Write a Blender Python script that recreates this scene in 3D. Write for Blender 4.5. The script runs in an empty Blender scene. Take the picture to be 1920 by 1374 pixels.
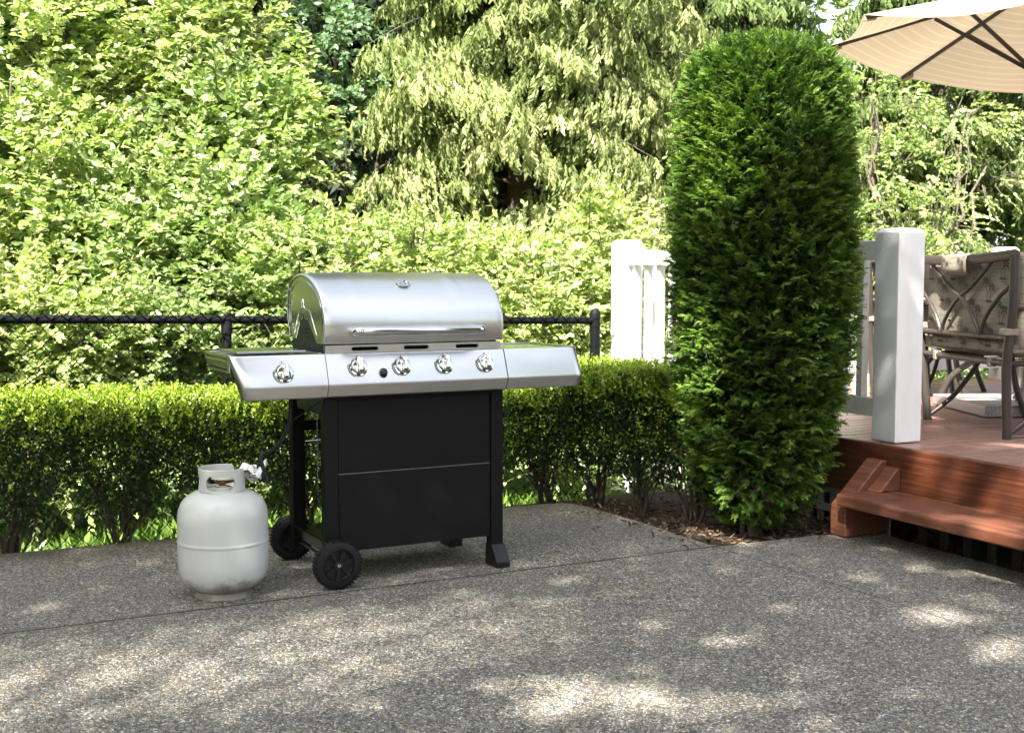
import bpy, math, random
import numpy as np
from mathutils import Vector, Matrix, noise

sc = bpy.context.scene
C = sc.collection
R = math.radians
random.seed(7)
rng = np.random.default_rng(11)

# ---------------------------------------------------------------- camera, sky, sun, exposure
CAM_H = 1.10
cam = bpy.data.cameras.new('camera'); co = bpy.data.objects.new('camera', cam); C.objects.link(co)
co.location = (0, 0, CAM_H)
co.rotation_euler = (math.pi/2 - math.atan((687-528)/2250.0), 0, 0)
cam.sensor_width = 36; cam.lens = 36*2250/1920.0
cam.dof.use_dof = True; cam.dof.focus_distance = 4.5; cam.dof.aperture_fstop = 8
cam.clip_start = .05; cam.clip_end = 500
sc.camera = co

SUN_EL = R(50)
SUN_H = Vector((-0.36, -0.93, 0)).normalized()          # horizontal direction towards the sun
SUN = Vector((SUN_H.x*math.cos(SUN_EL), SUN_H.y*math.cos(SUN_EL), math.sin(SUN_EL)))
w = bpy.data.worlds.new('World'); sc.world = w; w.use_nodes = True
wn = w.node_tree.nodes; wl = w.node_tree.links
sky = wn.new('ShaderNodeTexSky'); sky.sky_type = 'NISHITA'; sky.sun_disc = False
sky.sun_elevation = SUN_EL
sky.sun_rotation = math.atan2(SUN.x, SUN.y)
sky.air_density = 1.0; sky.dust_density = 2.5; sky.ozone_density = .6
hs = wn.new('ShaderNodeHueSaturation'); hs.inputs['Saturation'].default_value = .42; wl.new(sky.outputs[0], hs.inputs['Color']); wl.new(hs.outputs[0], wn['Background'].inputs[0]); wn['Background'].inputs[1].default_value = .125
sun = bpy.data.lights.new('sun', 'SUN'); sun.energy = 5; sun.angle = R(.55); sun.color = (1, .95, .86)
so = bpy.data.objects.new('sun', sun); C.objects.link(so); so.location = (-4, -8, 14)
so.rotation_euler = SUN.to_track_quat('Z', 'Y').to_euler()
sc.view_settings.view_transform = 'Standard'; sc.view_settings.look = 'None'
sc.view_settings.exposure = 2.25; sc.view_settings.gamma = 1
sc.cycles.use_denoising = True; sc.cycles.use_adaptive_sampling = True; sc.cycles.adaptive_threshold = .02
sc.cycles.max_bounces = 6; sc.cycles.diffuse_bounces = 3; sc.cycles.transmission_bounces = 3; sc.cycles.glossy_bounces = 3
sc.cycles.caustics_reflective = False; sc.cycles.caustics_refractive = False

# frames: patio frame (27.5 deg), grill frame (28 deg), deck frame (26 deg)
def frame(deg):
    t = R(deg); return Vector((math.cos(t), math.sin(t), 0)), Vector((-math.sin(t), math.cos(t), 0))
PU, PV = frame(27.5)
DU, DV = frame(26)
def uv(p): return p[0]*PU.x+p[1]*PU.y, p[0]*PV.x+p[1]*PV.y
def pw(u, v, z=0): p = PU*u+PV*v; return Vector((p.x, p.y, z))
def dw(u, v, z=0): p = DU*u+DV*v; return Vector((p.x, p.y, z))

# ---------------------------------------------------------------- naming helpers
def tag(o, label=None, cat=None, group=None, kind=None):
    if label: o['label'] = label
    if cat: o['category'] = cat
    if group: o['group'] = group
    if kind: o['kind'] = kind
    return o
def empty(name, loc, rz=0, label=None, cat=None, group=None):
    o = bpy.data.objects.new(name, None); C.objects.link(o); o.location = loc; o.rotation_euler = (0, 0, rz)
    o.empty_display_size = .1
    return tag(o, label, cat, group)

# ---------------------------------------------------------------- mesh builder
class MB:
    def __init__(s): s.v = []; s.f = []; s.m = []; s.mi = 0
    def add(s, vs, fs, M=None):
        b = len(s.v)
        for p in vs:
            p = Vector(p)
            s.v.append(M @ p if M else p)
        for f in fs: s.f.append([i+b for i in f]); s.m.append(s.mi)
    def box(s, x0, x1, y0, y1, z0, z1, M=None):
        vs = [(x, y, z) for z in (z0, z1) for y in (y0, y1) for x in (x0, x1)]
        s.add(vs, [(0, 2, 3, 1), (4, 5, 7, 6), (0, 1, 5, 4), (2, 6, 7, 3), (0, 4, 6, 2), (1, 3, 7, 5)], M)
    def bar(s, a, b, wd, ht, up=(0, 0, 1)):
        a = Vector(a); b = Vector(b); d = (b-a); L = d.length; d.normalize()
        up = Vector(up); sd = d.cross(up)
        if sd.length < 1e-4: sd = d.cross(Vector((0, 1, 0)))
        sd.normalize(); u = sd.cross(d)
        M = Matrix((sd, d, u)).transposed().to_4x4(); M.translation = a
        s.box(-wd/2, wd/2, 0, L, -ht/2, ht/2, M)
    def tube(s, pts, r, n=10, cap=True, closed=False):
        pts = [Vector(p) for p in pts]; N = len(pts)
        rr = r if hasattr(r, '__len__') else [r]*N
        vs = []; ref = None
        for i, p in enumerate(pts):
            if closed: d = pts[(i+1) % N]-pts[i-1]
            else: d = pts[min(i+1, N-1)]-pts[max(i-1, 0)]
            d.normalize()
            if ref is None:
                ref = Vector((0, 0, 1)) if abs(d.z) < .9 else Vector((1, 0, 0))
            a = (ref-d*ref.dot(d)).normalized(); ref = a; b = d.cross(a)
            for k in range(n):
                t = 2*math.pi*k/n; vs.append(p+(a*math.cos(t)+b*math.sin(t))*rr[i])
        fs = []
        for i in range(N if closed else N-1):
            j = (i+1) % N
            for k in range(n): fs.append((i*n+k, i*n+(k+1) % n, j*n+(k+1) % n, j*n+k))
        if cap and not closed:
            fs.append(tuple(range(n))[::-1]); fs.append(tuple((N-1)*n+k for k in range(n)))
        s.add(vs, fs)
    def lathe(s, prof, n=48, M=None, cap=True):
        vs = [(r*math.cos(2*math.pi*k/n), r*math.sin(2*math.pi*k/n), z) for r, z in prof for k in range(n)]
        fs = []
        for i in range(len(prof)-1):
            for k in range(n): fs.append((i*n+k, i*n+(k+1) % n, (i+1)*n+(k+1) % n, (i+1)*n+k))
        if cap:
            if prof[0][0] > 1e-6: fs.append(tuple(range(n))[::-1])
            if prof[-1][0] > 1e-6: fs.append(tuple((len(prof)-1)*n+k for k in range(n)))
        s.add(vs, fs, M)
    def prism(s, poly, d, M=None, caps=True):
        """poly: 3d points, extruded by d"""
        d = Vector(d); n = len(poly); poly = [Vector(p) for p in poly]
        vs = poly+[p+d for p in poly]
        fs = [(i, (i+1) % n, n+(i+1) % n, n+i) for i in range(n)]
        if caps: fs += [tuple(range(n))[::-1], tuple(range(n, 2*n))]
        s.add(vs, fs, M)
    def sweep(s, sections, caps=True, closed=True):
        n = len(sections[0]); vs = [p for sec in sections for p in sec]; fs = []
        for i in range(len(sections)-1):
            for k in range(n if closed else n-1):
                fs.append((i*n+k, i*n+(k+1) % n, (i+1)*n+(k+1) % n, (i+1)*n+k))
        if caps and closed: fs += [tuple(range(n))[::-1], tuple((len(sections)-1)*n+k for k in range(n))]
        s.add(vs, fs)
    def build(s, name, mats, parent=None, off=(0, 0, 0), smooth=False, bevel=0, seg=2, solid=0, auto=40):
        me = bpy.data.meshes.new(name); off = Vector(off)
        me.from_pydata([tuple(p-off) for p in s.v], [], s.f)
        for m in (mats if isinstance(mats, (list, tuple)) else [mats]): me.materials.append(m)
        me.polygons.foreach_set('material_index', s.m)
        import bmesh
        bm = bmesh.new(); bm.from_mesh(me); bmesh.ops.recalc_face_normals(bm, faces=bm.faces); bm.to_mesh(me); bm.free()
        if smooth:
            me.shade_smooth() if hasattr(me, 'shade_smooth') else None
            me.polygons.foreach_set('use_smooth', [True]*len(me.polygons))
            try: me.set_sharp_from_angle(angle=R(auto))
            except Exception: pass
        me.update()
        o = bpy.data.objects.new(name, me); C.objects.link(o)
        if parent: o.parent = parent
        if solid:
            md = o.modifiers.new('solid', 'SOLIDIFY'); md.thickness = solid; md.offset = -1
        if bevel:
            md = o.modifiers.new('bevel', 'BEVEL'); md.width = bevel; md.segments = seg; md.limit_method = 'ANGLE'; md.angle_limit = R(35)
            md.harden_normals = False
        return o

# ---------------------------------------------------------------- materials
class Mat:
    def __init__(s, name):
        s.m = bpy.data.materials.new(name); s.m.use_nodes = True; s.n = s.m.node_tree.nodes; s.l = s.m.node_tree.links
        s.p = s.n['Principled BSDF']
    def node(s, t, **kw):
        n = s.n.new(t)
        for k, v in kw.items():
            if k.startswith('i_'): n.inputs[k[2:].replace('_', ' ')].default_value = v
            else: setattr(n, k, v)
        return n
    def set(s, **kw):
        for k, v in kw.items(): s.p.inputs[k.replace('_', ' ')].default_value = v
        return s
    def link(s, a, b): s.l.new(a, b)
    def coord(s, scale=(1, 1, 1), out='Object'):
        t = s.node('ShaderNodeTexCoord'); m = s.node('ShaderNodeMapping'); m.inputs['Scale'].default_value = scale
        s.link(t.outputs[out], m.inputs[0]); return m.outputs[0]
    def noise(s, vec, scale, detail=4, rough=.55):
        n = s.node('ShaderNodeTexNoise'); n.inputs['Scale'].default_value = scale; n.inputs['Detail'].default_value = detail
        n.inputs['Roughness'].default_value = rough; s.link(vec, n.inputs['Vector']); return n.outputs['Fac']
    def ramp(s, fac, stops, interp='LINEAR'):
        r = s.node('ShaderNodeValToRGB'); e = r.color_ramp; e.interpolation = interp
        while len(e.elements) < len(stops): e.elements.new(.5)
        for i, (p, c) in enumerate(stops):
            e.elements[i].position = p; e.elements[i].color = (*c, 1) if len(c) == 3 else c
        s.link(fac, r.inputs[0]); return r.outputs[0]
    def mix(s, fac, a, b, mode='MIX'):
        m = s.node('ShaderNodeMix'); m.data_type = 'RGBA'; m.blend_type = mode
        for sock, v in ((m.inputs[0], fac), (m.inputs[6], a), (m.inputs[7], b)):
            if isinstance(v, (int, float)): sock.default_value = v
            elif isinstance(v, tuple): sock.default_value = (*v, 1) if len(v) == 3 else v
            else: s.link(v, sock)
        return m.outputs[2]
    def math(s, op, a, b=None, clamp=False):
        m = s.node('ShaderNodeMath'); m.operation = op; m.use_clamp = clamp
        for i, v in enumerate((a, b)):
            if v is None: continue
            if isinstance(v, (int, float)): m.inputs[i].default_value = v
            else: s.link(v, m.inputs[i])
        return m.outputs[0]
    def bump(s, h, strength=.3, dist=.01, normal=None):
        b = s.node('ShaderNodeBump'); b.inputs['Strength'].default_value = strength; b.inputs['Distance'].default_value = dist
        s.link(h, b.inputs['Height'])
        if normal: s.link(normal, b.inputs['Normal'])
        return b.outputs[0]

def plain(name, col, rough=.5, metal=0, spec=.5, nz=None, bump=0, bscale=200, coat=0):
    m = Mat(name).set(Base_Color=(*col, 1), Roughness=rough, Metallic=metal)
    m.p.inputs['Specular IOR Level'].default_value = spec
    if coat: m.p.inputs['Coat Weight'].default_value = coat
    v = m.coord()
    f = m.noise(v, nz or 8, 5)
    c = m.ramp(f, [(.3, tuple(x*.82 for x in col)), (.7, tuple(min(1, x*1.12) for x in col))])
    m.link(c, m.p.inputs['Base Color'])
    r = m.ramp(m.noise(v, (nz or 8)*3, 3), [(.3, (rough*.85,)*3), (.7, (min(1, rough*1.15),)*3)]); m.link(r, m.p.inputs['Roughness'])
    if bump: m.link(m.bump(m.noise(v, bscale, 3), bump, .002), m.p.inputs['Normal'])
    return m.m

def steel(name, rough=.3, col=(.66, .66, .65), stretch=(3, 160, 160)):
    m = Mat(name).set(Metallic=1.0, Roughness=rough)
    v = m.coord(stretch)
    n = m.noise(v, 6, 5, .6)
    c = m.ramp(n, [(.3, tuple(x*.94 for x in col)), (.7, tuple(min(1, x*1.05) for x in col))]); m.link(c, m.p.inputs['Base Color'])
    big = m.noise(m.coord(), 5, 3)
    r = m.math('ADD', m.math('MULTIPLY', n, .10), m.math('ADD', m.math('MULTIPLY', big, .08), rough-.09)); m.link(r, m.p.inputs['Roughness'])
    m.link(m.bump(n, .05, .0006, m.bump(big, .06, .01)), m.p.inputs['Normal'])
    m.p.inputs['Anisotropic'].default_value = .4
    return m.m

M_steel = steel('brushed_steel', .30)
M_steel_shelf = steel('shelf_steel', .16, (.52, .54, .50))
M_chrome = plain('chrome', (.64, .64, .63), .07, 1)
M_black = plain('black_enamel', (.0045, .0045, .0043), .5, 0, .22, bump=.05, bscale=600)
M_blackgloss = plain('black_gloss', (.008, .008, .008), .12, 0, .5)
M_dullsteel = plain('dull_steel', (.35, .35, .34), .45, 1)
M_slot = plain('slot_black', (.004, .004, .004), .9, 0, .1)
M_rubber = plain('rubber', (.007, .007, .0075), .6, 0, .3, bump=.1)
M_plastic = plain('black_plastic', (.009, .009, .0095), .42, 0, .35)
M_brass = plain('old_brass', (.22, .12, .06), .5, 1)
M_fence = plain('black_vinyl', (.005, .0055, .007), .6, 0, .15)
M_wire = plain('black_wire', (.0022, .0022, .0026), .85, 0, .04)
M_frame = plain('brown_aluminium', (.055, .045, .038), .42, .2, .5)
M_umbdark = plain('dark_brown_metal', (.022, .013, .009), .42, 0, .5)
M_paper = plain('white_tape', (.75, .75, .74), .4, 0, .5, bump=.3, bscale=60)
M_seal = plain('white_mark', (.8, .8, .8), .5)

def painted_white(name, rough_shaded=False):
    m = Mat(name).set(Roughness=.42)
    v = m.coord((1, 1, .25)); f = m.noise(v, 14, 5)
    c = m.ramp(f, [(.3, (.74, .74, .73)), (.7, (.84, .84, .83))])
    d = m.noise(m.coord(), 3, 6, .7); c = m.mix(m.ramp(d, [(.56, (0, 0, 0)), (.75, (.35, .35, .35))]), c, (.52, .52, .48))
    m.link(c, m.p.inputs['Base Color'])
    g = m.noise(m.coord((90, 90, 6)), 1, 4)
    n = m.bump(g, .12, .004)
    if rough_shaded:
        c = m.mix(.75, c, (.44, .465, .475)); m.link(c, m.p.inputs['Base Color'])  # greyer tone puts the shade of this face into the paint
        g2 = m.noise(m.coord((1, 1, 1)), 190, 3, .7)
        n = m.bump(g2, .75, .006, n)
    m.link(n, m.p.inputs['Normal']); return m.m
M_white = painted_white('white_paint')
M_whiterough_shade = painted_white('white_paint_rough_shade', True)

def stained(name, cols, rough=.35, axis=(30, .9, 30), bs=.25, knots=True):
    m = Mat(name); v = m.coord(axis)
    f = m.noise(v, 3.2, 8, .65)
    c = m.ramp(f, [(.25, cols[0]), (.5, cols[1]), (.75, cols[2])])
    big = m.noise(m.coord(), 2.2, 5, .6)
    c = m.mix(m.ramp(big, [(.45, (0, 0, 0)), (.75, (.28, .28, .28))]), c, tuple(x*.7 for x in cols[0]))
    if knots:
        vo = m.node('ShaderNodeTexVoronoi'); vo.inputs['Scale'].default_value = 3.1
        m.link(m.coord((1, 2, 2)), vo.inputs['Vector'])
        c = m.mix(m.ramp(vo.outputs['Distance'], [(.02, (.8, .8, .8)), (.05, (0, 0, 0))]), c, tuple(x*.3 for x in cols[0]))
    m.link(c, m.p.inputs['Base Color'])
    r = m.ramp(m.noise(m.coord(), 9, 5), [(.3, (rough*.7,)*3), (.7, (rough*1.5,)*3)]); m.link(r, m.p.inputs['Roughness'])
    m.link(m.bump(f, bs, .004), m.p.inputs['Normal']); return m.m
M_redwood = stained('red_stained_wood', [(.036, .012, .006), (.088, .026, .012), (.16, .054, .025)], .42)
M_step = stained('step_wood', [(.060, .022, .012), (.140, .049, .026), (.23, .095, .055)], .42)
M_greywood = stained('grey_weathered_wood', [(.17, .16, .14), (.30, .285, .255), (.40, .38, .345)], .8, knots=False)

def deck_mat():
    m = Mat('deck_boards'); v = m.coord((1, 1, 1))
    sep = m.node('ShaderNodeSeparateXYZ'); m.link(v, sep.inputs[0])
    idx = m.math('FLOOR', m.math('DIVIDE', sep.outputs[1], .092))
    wn_ = m.node('ShaderNodeTexWhiteNoise'); wn_.noise_dimensions = '1D'; m.link(idx, wn_.inputs['W'])
    comb = m.node('ShaderNodeCombineXYZ'); m.link(sep.outputs[0], comb.inputs[0])
    m.link(m.math('ADD', m.math('MULTIPLY', sep.outputs[1], 24), m.math('MULTIPLY', wn_.outputs[0], 40)), comb.inputs[1])
    f = m.noise(comb.outputs[0], 2.2, 7, .6)
    c = m.ramp(f, [(.25, (.15, .068, .050)), (.5, (.26, .135, .105)), (.78, (.36, .22, .18))])
    c = m.mix(m.math('MULTIPLY', wn_.outputs[0], .35), c, (.26, .13, .10))
    wear = m.noise(m.coord((1, 1, 1)), 1.7, 6, .65)
    c = m.mix(m.ramp(wear, [(.45, (0, 0, 0)), (.72, (.55, .55, .55))]), c, (.33, .22, .18))
    m.link(c, m.p.inputs['Base Color'])
    m.link(m.ramp(wear, [(.3, (.24,)*3), (.7, (.42,)*3)]), m.p.inputs['Roughness'])
    m.link(m.bump(f, .2, .003), m.p.inputs['Normal']); return m.m
M_deck = deck_mat()

def aggregate():
    m = Mat('exposed_aggregate')
    tc = m.node('ShaderNodeTexCoord'); geo = tc.outputs['Object']
    warp = m.node('ShaderNodeTexNoise'); warp.inputs['Scale'].default_value = 60; m.link(geo, warp.inputs['Vector'])
    wv = m.mix(.012, geo, warp.outputs['Color'], 'ADD')
    def vor(scale, feature='F1'):
        v = m.node('ShaderNodeTexVoronoi'); v.feature = feature; v.inputs['Scale'].default_value = scale
        v.inputs['Randomness'].default_value = 1; m.link(wv, v.inputs['Vector']); return v
    S = 145
    a = vor(S); e = vor(S, 'DISTANCE_TO_EDGE'); b = vor(S*1.9)
    sep = m.node('ShaderNodeSeparateColor'); m.link(a.outputs['Color'], sep.inputs[0])
    peb = m.ramp(sep.outputs[0], [(0, (0.097, 0.100, 0.102)), (.16, (0.220, 0.217, 0.207)), (.32, (0.498, 0.417, 0.278)), (.46, (0.309, 0.302, 0.284)), (.60, (0.659, 0.530, 0.340)), (.74, (0.498, 0.473, 0.422)), (.87, (0.850, 0.804, 0.628)), (.955, (0.850, 0.850, 0.850))], 'CONSTANT')
    sep2 = m.node('ShaderNodeSeparateColor'); m.link(b.outputs['Color'], sep2.inputs[0])
    small = m.ramp(sep2.outputs[1], [(0, (0.152, 0.145, 0.129)), (.4, (0.384, 0.311, 0.215)), (.8, (0.700, 0.587, 0.422))], 'CONSTANT')
    pick = m.ramp(sep.outputs[2], [(0, (0, 0, 0)), (.30, (1, 1, 1))], 'CONSTANT')
    col = m.mix(pick, small, peb)
    hsv = m.node('ShaderNodeHueSaturation'); hsv.inputs['Saturation'].default_value = .85; m.link(col, hsv.inputs['Color']); col = hsv.outputs[0]
    gap = m.ramp(e.outputs['Distance'], [(.03, (1, 1, 1)), (.14, (0, 0, 0))])
    col = m.mix(gap, col, (.040, .037, .032))
    # broad tone: paler bluish slab zones, brown algae near the bed edge
    big = m.noise(geo, .9, 5, .6)
    col = m.mix(m.ramp(big, [(.40, (0, 0, 0)), (.70, (.25, .25, .25))]), col, (.19, .175, .15))
    sx = m.node('ShaderNodeSeparateXYZ'); m.link(geo, sx.inputs[0])
    # joints: distance from two lines (world metres)
    def linedist(p, d):
        n = (-d[1], d[0])
        return m.math('ADD', m.math('ADD', m.math('MULTIPLY', sx.outputs[0], n[0]), m.math('MULTIPLY', sx.outputs[1], n[1])), -(p[0]*n[0]+p[1]*n[1]))
    d1 = (math.cos(R(27)), math.sin(R(27))); d2 = (math.cos(R(-61.8)), math.sin(R(-61.8))); c0 = (.845, 4.937)
    wob = m.math('MULTIPLY', m.math('ADD', m.noise(geo, 22, 4), -.5), .012)
    j1 = m.math('ABSOLUTE', m.math('ADD', linedist(c0, d1), wob)); j2 = m.math('ABSOLUTE', m.math('ADD', linedist(c0, d2), wob))
    s1 = m.math('LESS_THAN', linedist(c0, d2), 0)      # left of the corner only
    s2 = m.math('LESS_THAN', linedist(c0, d1), 0)
    g1 = m.math('MULTIPLY', m.math('LESS_THAN', j1, .0062), m.math('SUBTRACT', 1, s1) if False else s1)
    g2 = m.math('MULTIPLY', m.math('LESS_THAN', j2, .0030), s2)
    g = m.math('MAXIMUM', g1, g2)
    st = m.noise(geo, 2.6, 6, .7)
    col = m.mix(m.ramp(st, [(.58, (0, 0, 0)), (.70, (.25, .25, .25))]), col, (.13, .12, .10))
    # a worn brownish band on either side of the long joint, darker behind it
    edge = m.math('ABSOLUTE', linedist(c0, d1))
    col = m.mix(m.math('MULTIPLY', m.ramp(edge, [(0, (.5, .5, .5)), (.06, (0, 0, 0))]), .5), col, (.10, .09, .07))
    moss = linedist((0, 5.80), d1)
    col = m.mix(m.math('MULTIPLY', m.ramp(m.math('ADD', moss, m.math('MULTIPLY', big, .5)), [(0, (0, 0, 0)), (.35, (.75, .75, .75))]), 1.0), col, (.085, .065, .045))
    col = m.mix(g, col, (.025, .022, .016))
    m.link(col, m.p.inputs['Base Color'])
    m.set(Roughness=.55)
    m.p.inputs['Specular IOR Level'].default_value = .5
    h = m.ramp(e.outputs['Distance'], [(0, (0, 0, 0)), (.30, (1, 1, 1))])
    h = m.math('ADD', h, m.math('MULTIPLY', sep.outputs[1], .8))
    h = m.math('SUBTRACT', h, m.math('MULTIPLY', g, 2))
    m.link(m.bump(h, .8, .006), m.p.inputs['Normal'])
    return m.m
M_patio = aggregate()

def soil():
    m = Mat('mulch_soil'); v = m.coord()
    f = m.noise(v, 38, 8, .75); c = m.ramp(f, [(.3, (.016, .010, .007)), (.5, (.045, .028, .018)), (.66, (.10, .064, .040)), (.8, (.20, .145, .09))])
    big = m.noise(v, 1.3, 4)
    c2 = m.ramp(m.noise(v, 60, 6, .7), [(.3, (.02, .045, .010)), (.7, (.08, .14, .03))])
    sx = m.node('ShaderNodeSeparateXYZ'); m.link(v, sx.inputs[0])
    far = m.ramp(m.math('ADD', m.math('MULTIPLY', m.math('ADD', sx.outputs[2], .09), -8), m.math('ADD', m.math('MULTIPLY', big, .6), -.3)), [(0, (0, 0, 0)), (.5, (1, 1, 1))])
    c = m.mix(far, c, c2)
    m.link(c, m.p.inputs['Base Color']); m.set(Roughness=.95)
    m.link(m.bump(f, 1.0, .02), m.p.inputs['Normal']); return m.m
M_soil = soil()

def leafmat(name, cols, trans=.42, rough=.38, gloss=.5, tcol=None):
    """leaf whose colour varies per leaf through the 'tone' attribute"""
    m = Mat(name)
    at = m.node('ShaderNodeAttribute'); at.attribute_name = 'tone'
    n = len(cols); c = m.ramp(at.outputs['Fac'], [(i/(n-1), cols[i]) for i in range(n)])
    m.link(c, m.p.inputs['Base Color']); m.set(Roughness=rough)
    m.p.inputs['Specular IOR Level'].default_value = gloss
    t = m.node('ShaderNodeBsdfTranslucent')
    tc = m.mix(1.0, c, tcol or (1.2, 1.35, .72), 'MULTIPLY'); m.link(tc, t.inputs[0])
    mx = m.node('ShaderNodeMixShader'); mx.inputs[0].default_value = trans
    m.link(m.p.outputs[0], mx.inputs[1]); m.link(t.outputs[0], mx.inputs[2])
    out = m.n['Material Output']; m.link(mx.outputs[0], out.inputs[0]); return m.m
M_leaf_a = leafmat('leaf_light', [(.05, .09, .025), (.16, .23, .07), (.30, .37, .13), (.46, .50, .24)])
M_leaf_b = leafmat('leaf_mid', [(.035, .07, .022), (.11, .18, .055), (.22, .29, .11), (.36, .42, .20)])
M_leaf_maple = leafmat('leaf_bluish', [(.04, .085, .04), (.12, .20, .10), (.24, .34, .20)])
M_leaf_yel = leafmat('leaf_yellow', [(.10, .15, .035), (.26, .33, .10), (.46, .49, .22)])
M_cedar = leafmat('cedar_frond', [(.045, .075, .022), (.15, .20, .06), (.29, .33, .13), (.44, .46, .22)], .34, .55, .25)
M_cedar_shade = leafmat('cedar_shade', [(.005, .010, .004), (.012, .022, .008), (.024, .040, .014)], .12, .6, .2)  # leaf colour kept near black to carry the deep shade of the wood
M_cedar_mid = leafmat('cedar_mid', [(.035, .065, .018), (.11, .165, .05), (.22, .27, .10)], .30, .55, .25)
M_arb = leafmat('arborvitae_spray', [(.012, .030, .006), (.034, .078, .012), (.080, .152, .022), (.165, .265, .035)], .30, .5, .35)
M_box = leafmat('box_leaf', [(.012, .030, .007), (.028, .058, .011), (.055, .10, .018), (.13, .19, .03)], .28, .35, .5)
M_boxnew = leafmat('box_new_leaf', [(.14, .22, .02), (.25, .34, .035), (.38, .44, .06)], .38, .35, .5)
M_grass = leafmat('grass_blade', [(.06, .12, .02), (.13, .22, .04), (.20, .30, .06)], .35)
M_litter = leafmat('dry_litter', [(.025, .015, .009), (.06, .036, .022), (.13, .085, .05), (.28, .21, .14)], .05, .8, .2, (1, .9, .7))
def bark(name, a, b):
    m = Mat(name); f = m.noise(m.coord((6, 6, 1.2)), 5, 7, .7)
    m.link(m.ramp(f, [(.3, a), (.7, b)]), m.p.inputs['Base Color']); m.set(Roughness=.9)
    m.link(m.bump(f, .7, .02), m.p.inputs['Normal']); return m.m
M_bark = bark('bark', (.05, .038, .028), (.17, .13, .10))
M_barkdark = bark('bark_dark', (.022, .016, .012), (.07, .052, .038))
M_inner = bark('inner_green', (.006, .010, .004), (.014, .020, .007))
M_twig = bark('twig', (.045, .032, .022), (.13, .10, .07))

# ---------------------------------------------------------------- foliage instancing into one mesh
def orient(dirs, ups):
    """3x3 frames: y = dir, z ~ up"""
    d = dirs/np.linalg.norm(dirs, axis=1, keepdims=True)
    s = np.cross(d, ups); s /= np.maximum(np.linalg.norm(s, axis=1, keepdims=True), 1e-6)
    u = np.cross(s, d); return np.stack([s, d, u], axis=2)
def scatter_mesh(name, tv, tf, pos, frames, scale, mat, parent, tone=None, origin=(0, 0, 0), jit=.025):
    tv = np.asarray(tv, float); N = len(pos); K = len(tv)
    V = np.einsum('nij,kj->nki', frames, tv)*np.asarray(scale).reshape(-1, 1, 1)+pos[:, None, :]-np.asarray(origin)
    V = V+rng.normal(size=V.shape)*(np.asarray(scale).reshape(-1, 1, 1)*jit)
    V = V.reshape(-1, 3)
    lt = np.array([len(f) for f in tf]); li = np.concatenate([np.array(f) for f in tf])
    L = (li[None, :]+(np.arange(N)*K)[:, None]).reshape(-1)
    LT = np.tile(lt, N); LS = np.concatenate([[0], np.cumsum(LT)[:-1]])
    me = bpy.data.meshes.new(name)
    me.vertices.add(len(V)); me.vertices.foreach_set('co', V.astype(np.float32).ravel())
    me.loops.add(len(L)); me.loops.foreach_set('vertex_index', L.astype(np.int32))
    me.polygons.add(len(LT)); me.polygons.foreach_set('loop_start', LS.astype(np.int32)); me.polygons.foreach_set('loop_total', LT.astype(np.int32))
    me.materials.append(mat)
    if tone is None: tone = rng.random(N)
    a = me.attributes.new('tone', 'FLOAT', 'POINT'); a.data.foreach_set('value', np.repeat(np.clip(tone, 0, 1), K).astype(np.float32))
    me.update(calc_edges=True); me.validate()
    o = bpy.data.objects.new(name, me); C.objects.link(o)
    if parent: o.parent = parent
    return o
LEAF = ([(0, 0, 0), (-.20, .22, .03), (-.27, .50, .02), (-.14, .80, -.04), (0, 1, -.13), (.14, .80, -.04), (.27, .50, .02), (.20, .22, .03), (0, .50, -.04)],
        [(0, 8, 2, 1), (8, 4, 3, 2), (0, 7, 6, 8), (8, 6, 5, 4)])
SLEAF = ([(0, 0, 0), (-.33, .45, .05), (0, 1, -.03), (.33, .45, .05), (0, .45, -.03)], [(0, 4, 1), (4, 2, 1), (0, 3, 4), (4, 3, 2)])
def fan(nside, spread=.62, wd=.07, droop=.10, blade=.42):
    """flat conifer spray: axis with side leaflets, in the xy plane, drooping in z"""
    v = []; f = []
    def blade_(p, d, L, w_, dz):
        d = np.array(d)/np.linalg.norm(d); s = np.array([d[1], -d[0]])
        a = np.array(p); b = len(v)
        q = [(a, -.4), (a+d*L*.45, 1), (a+d*L, .12)]
        pts = []
        for (c, k) in q:
            z = -droop*(np.hypot(*c)**2)+dz*np.hypot(*(c-a))
            pts.append((c[0]-s[0]*w_*abs(k), c[1]-s[1]*w_*abs(k), z)); pts.append((c[0]+s[0]*w_*abs(k), c[1]+s[1]*w_*abs(k), z))
        v.extend(pts); f.append((b, b+1, b+3, b+2)); f.append((b+2, b+3, b+5, b+4))
    blade_((0, 0), (0, 1), 1.0, wd*.8, 0)
    for i in range(nside):
        t = .12+.74*i/(nside-1)
        L = blade*(1-.62*t)*(.85+.3*random.random())
        for sgn in (-1, 1):
            blade_((0, t), (sgn*spread, 1-.15*t), L, wd, -.15)
    return v, f
FAN_A = fan(6, .75, .034, .25, .50); FAN_B = fan(4, .72, .060, .2, .50); FAN_C = fan(4, .55, .045, .40, .66); FAN_D = fan(4, .8, .085, .4, .5)

def rand_dirs(n):
    d = rng.normal(size=(n, 3)); return d/np.linalg.norm(d, axis=1, keepdims=True)

def stems(mb, base, tips, r0, r1, wob=.04, segs=5, n=5):
    base = Vector(base)
    for t in tips:
        t = Vector(t); pts = []; d = t-base
        for i in range(segs+1):
            k = i/segs
            p = base+d*k+Vector((random.uniform(-1, 1), random.uniform(-1, 1), random.uniform(-.5, .5)))*wob*d.length*math.sin(math.pi*k)
            p.z += .12*d.length*(math.sin(math.pi*k*.5)-k)
            pts.append(p)
        mb.tube(pts, [r0+(r1-r0)*i/segs for i in range(segs+1)], n)

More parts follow.
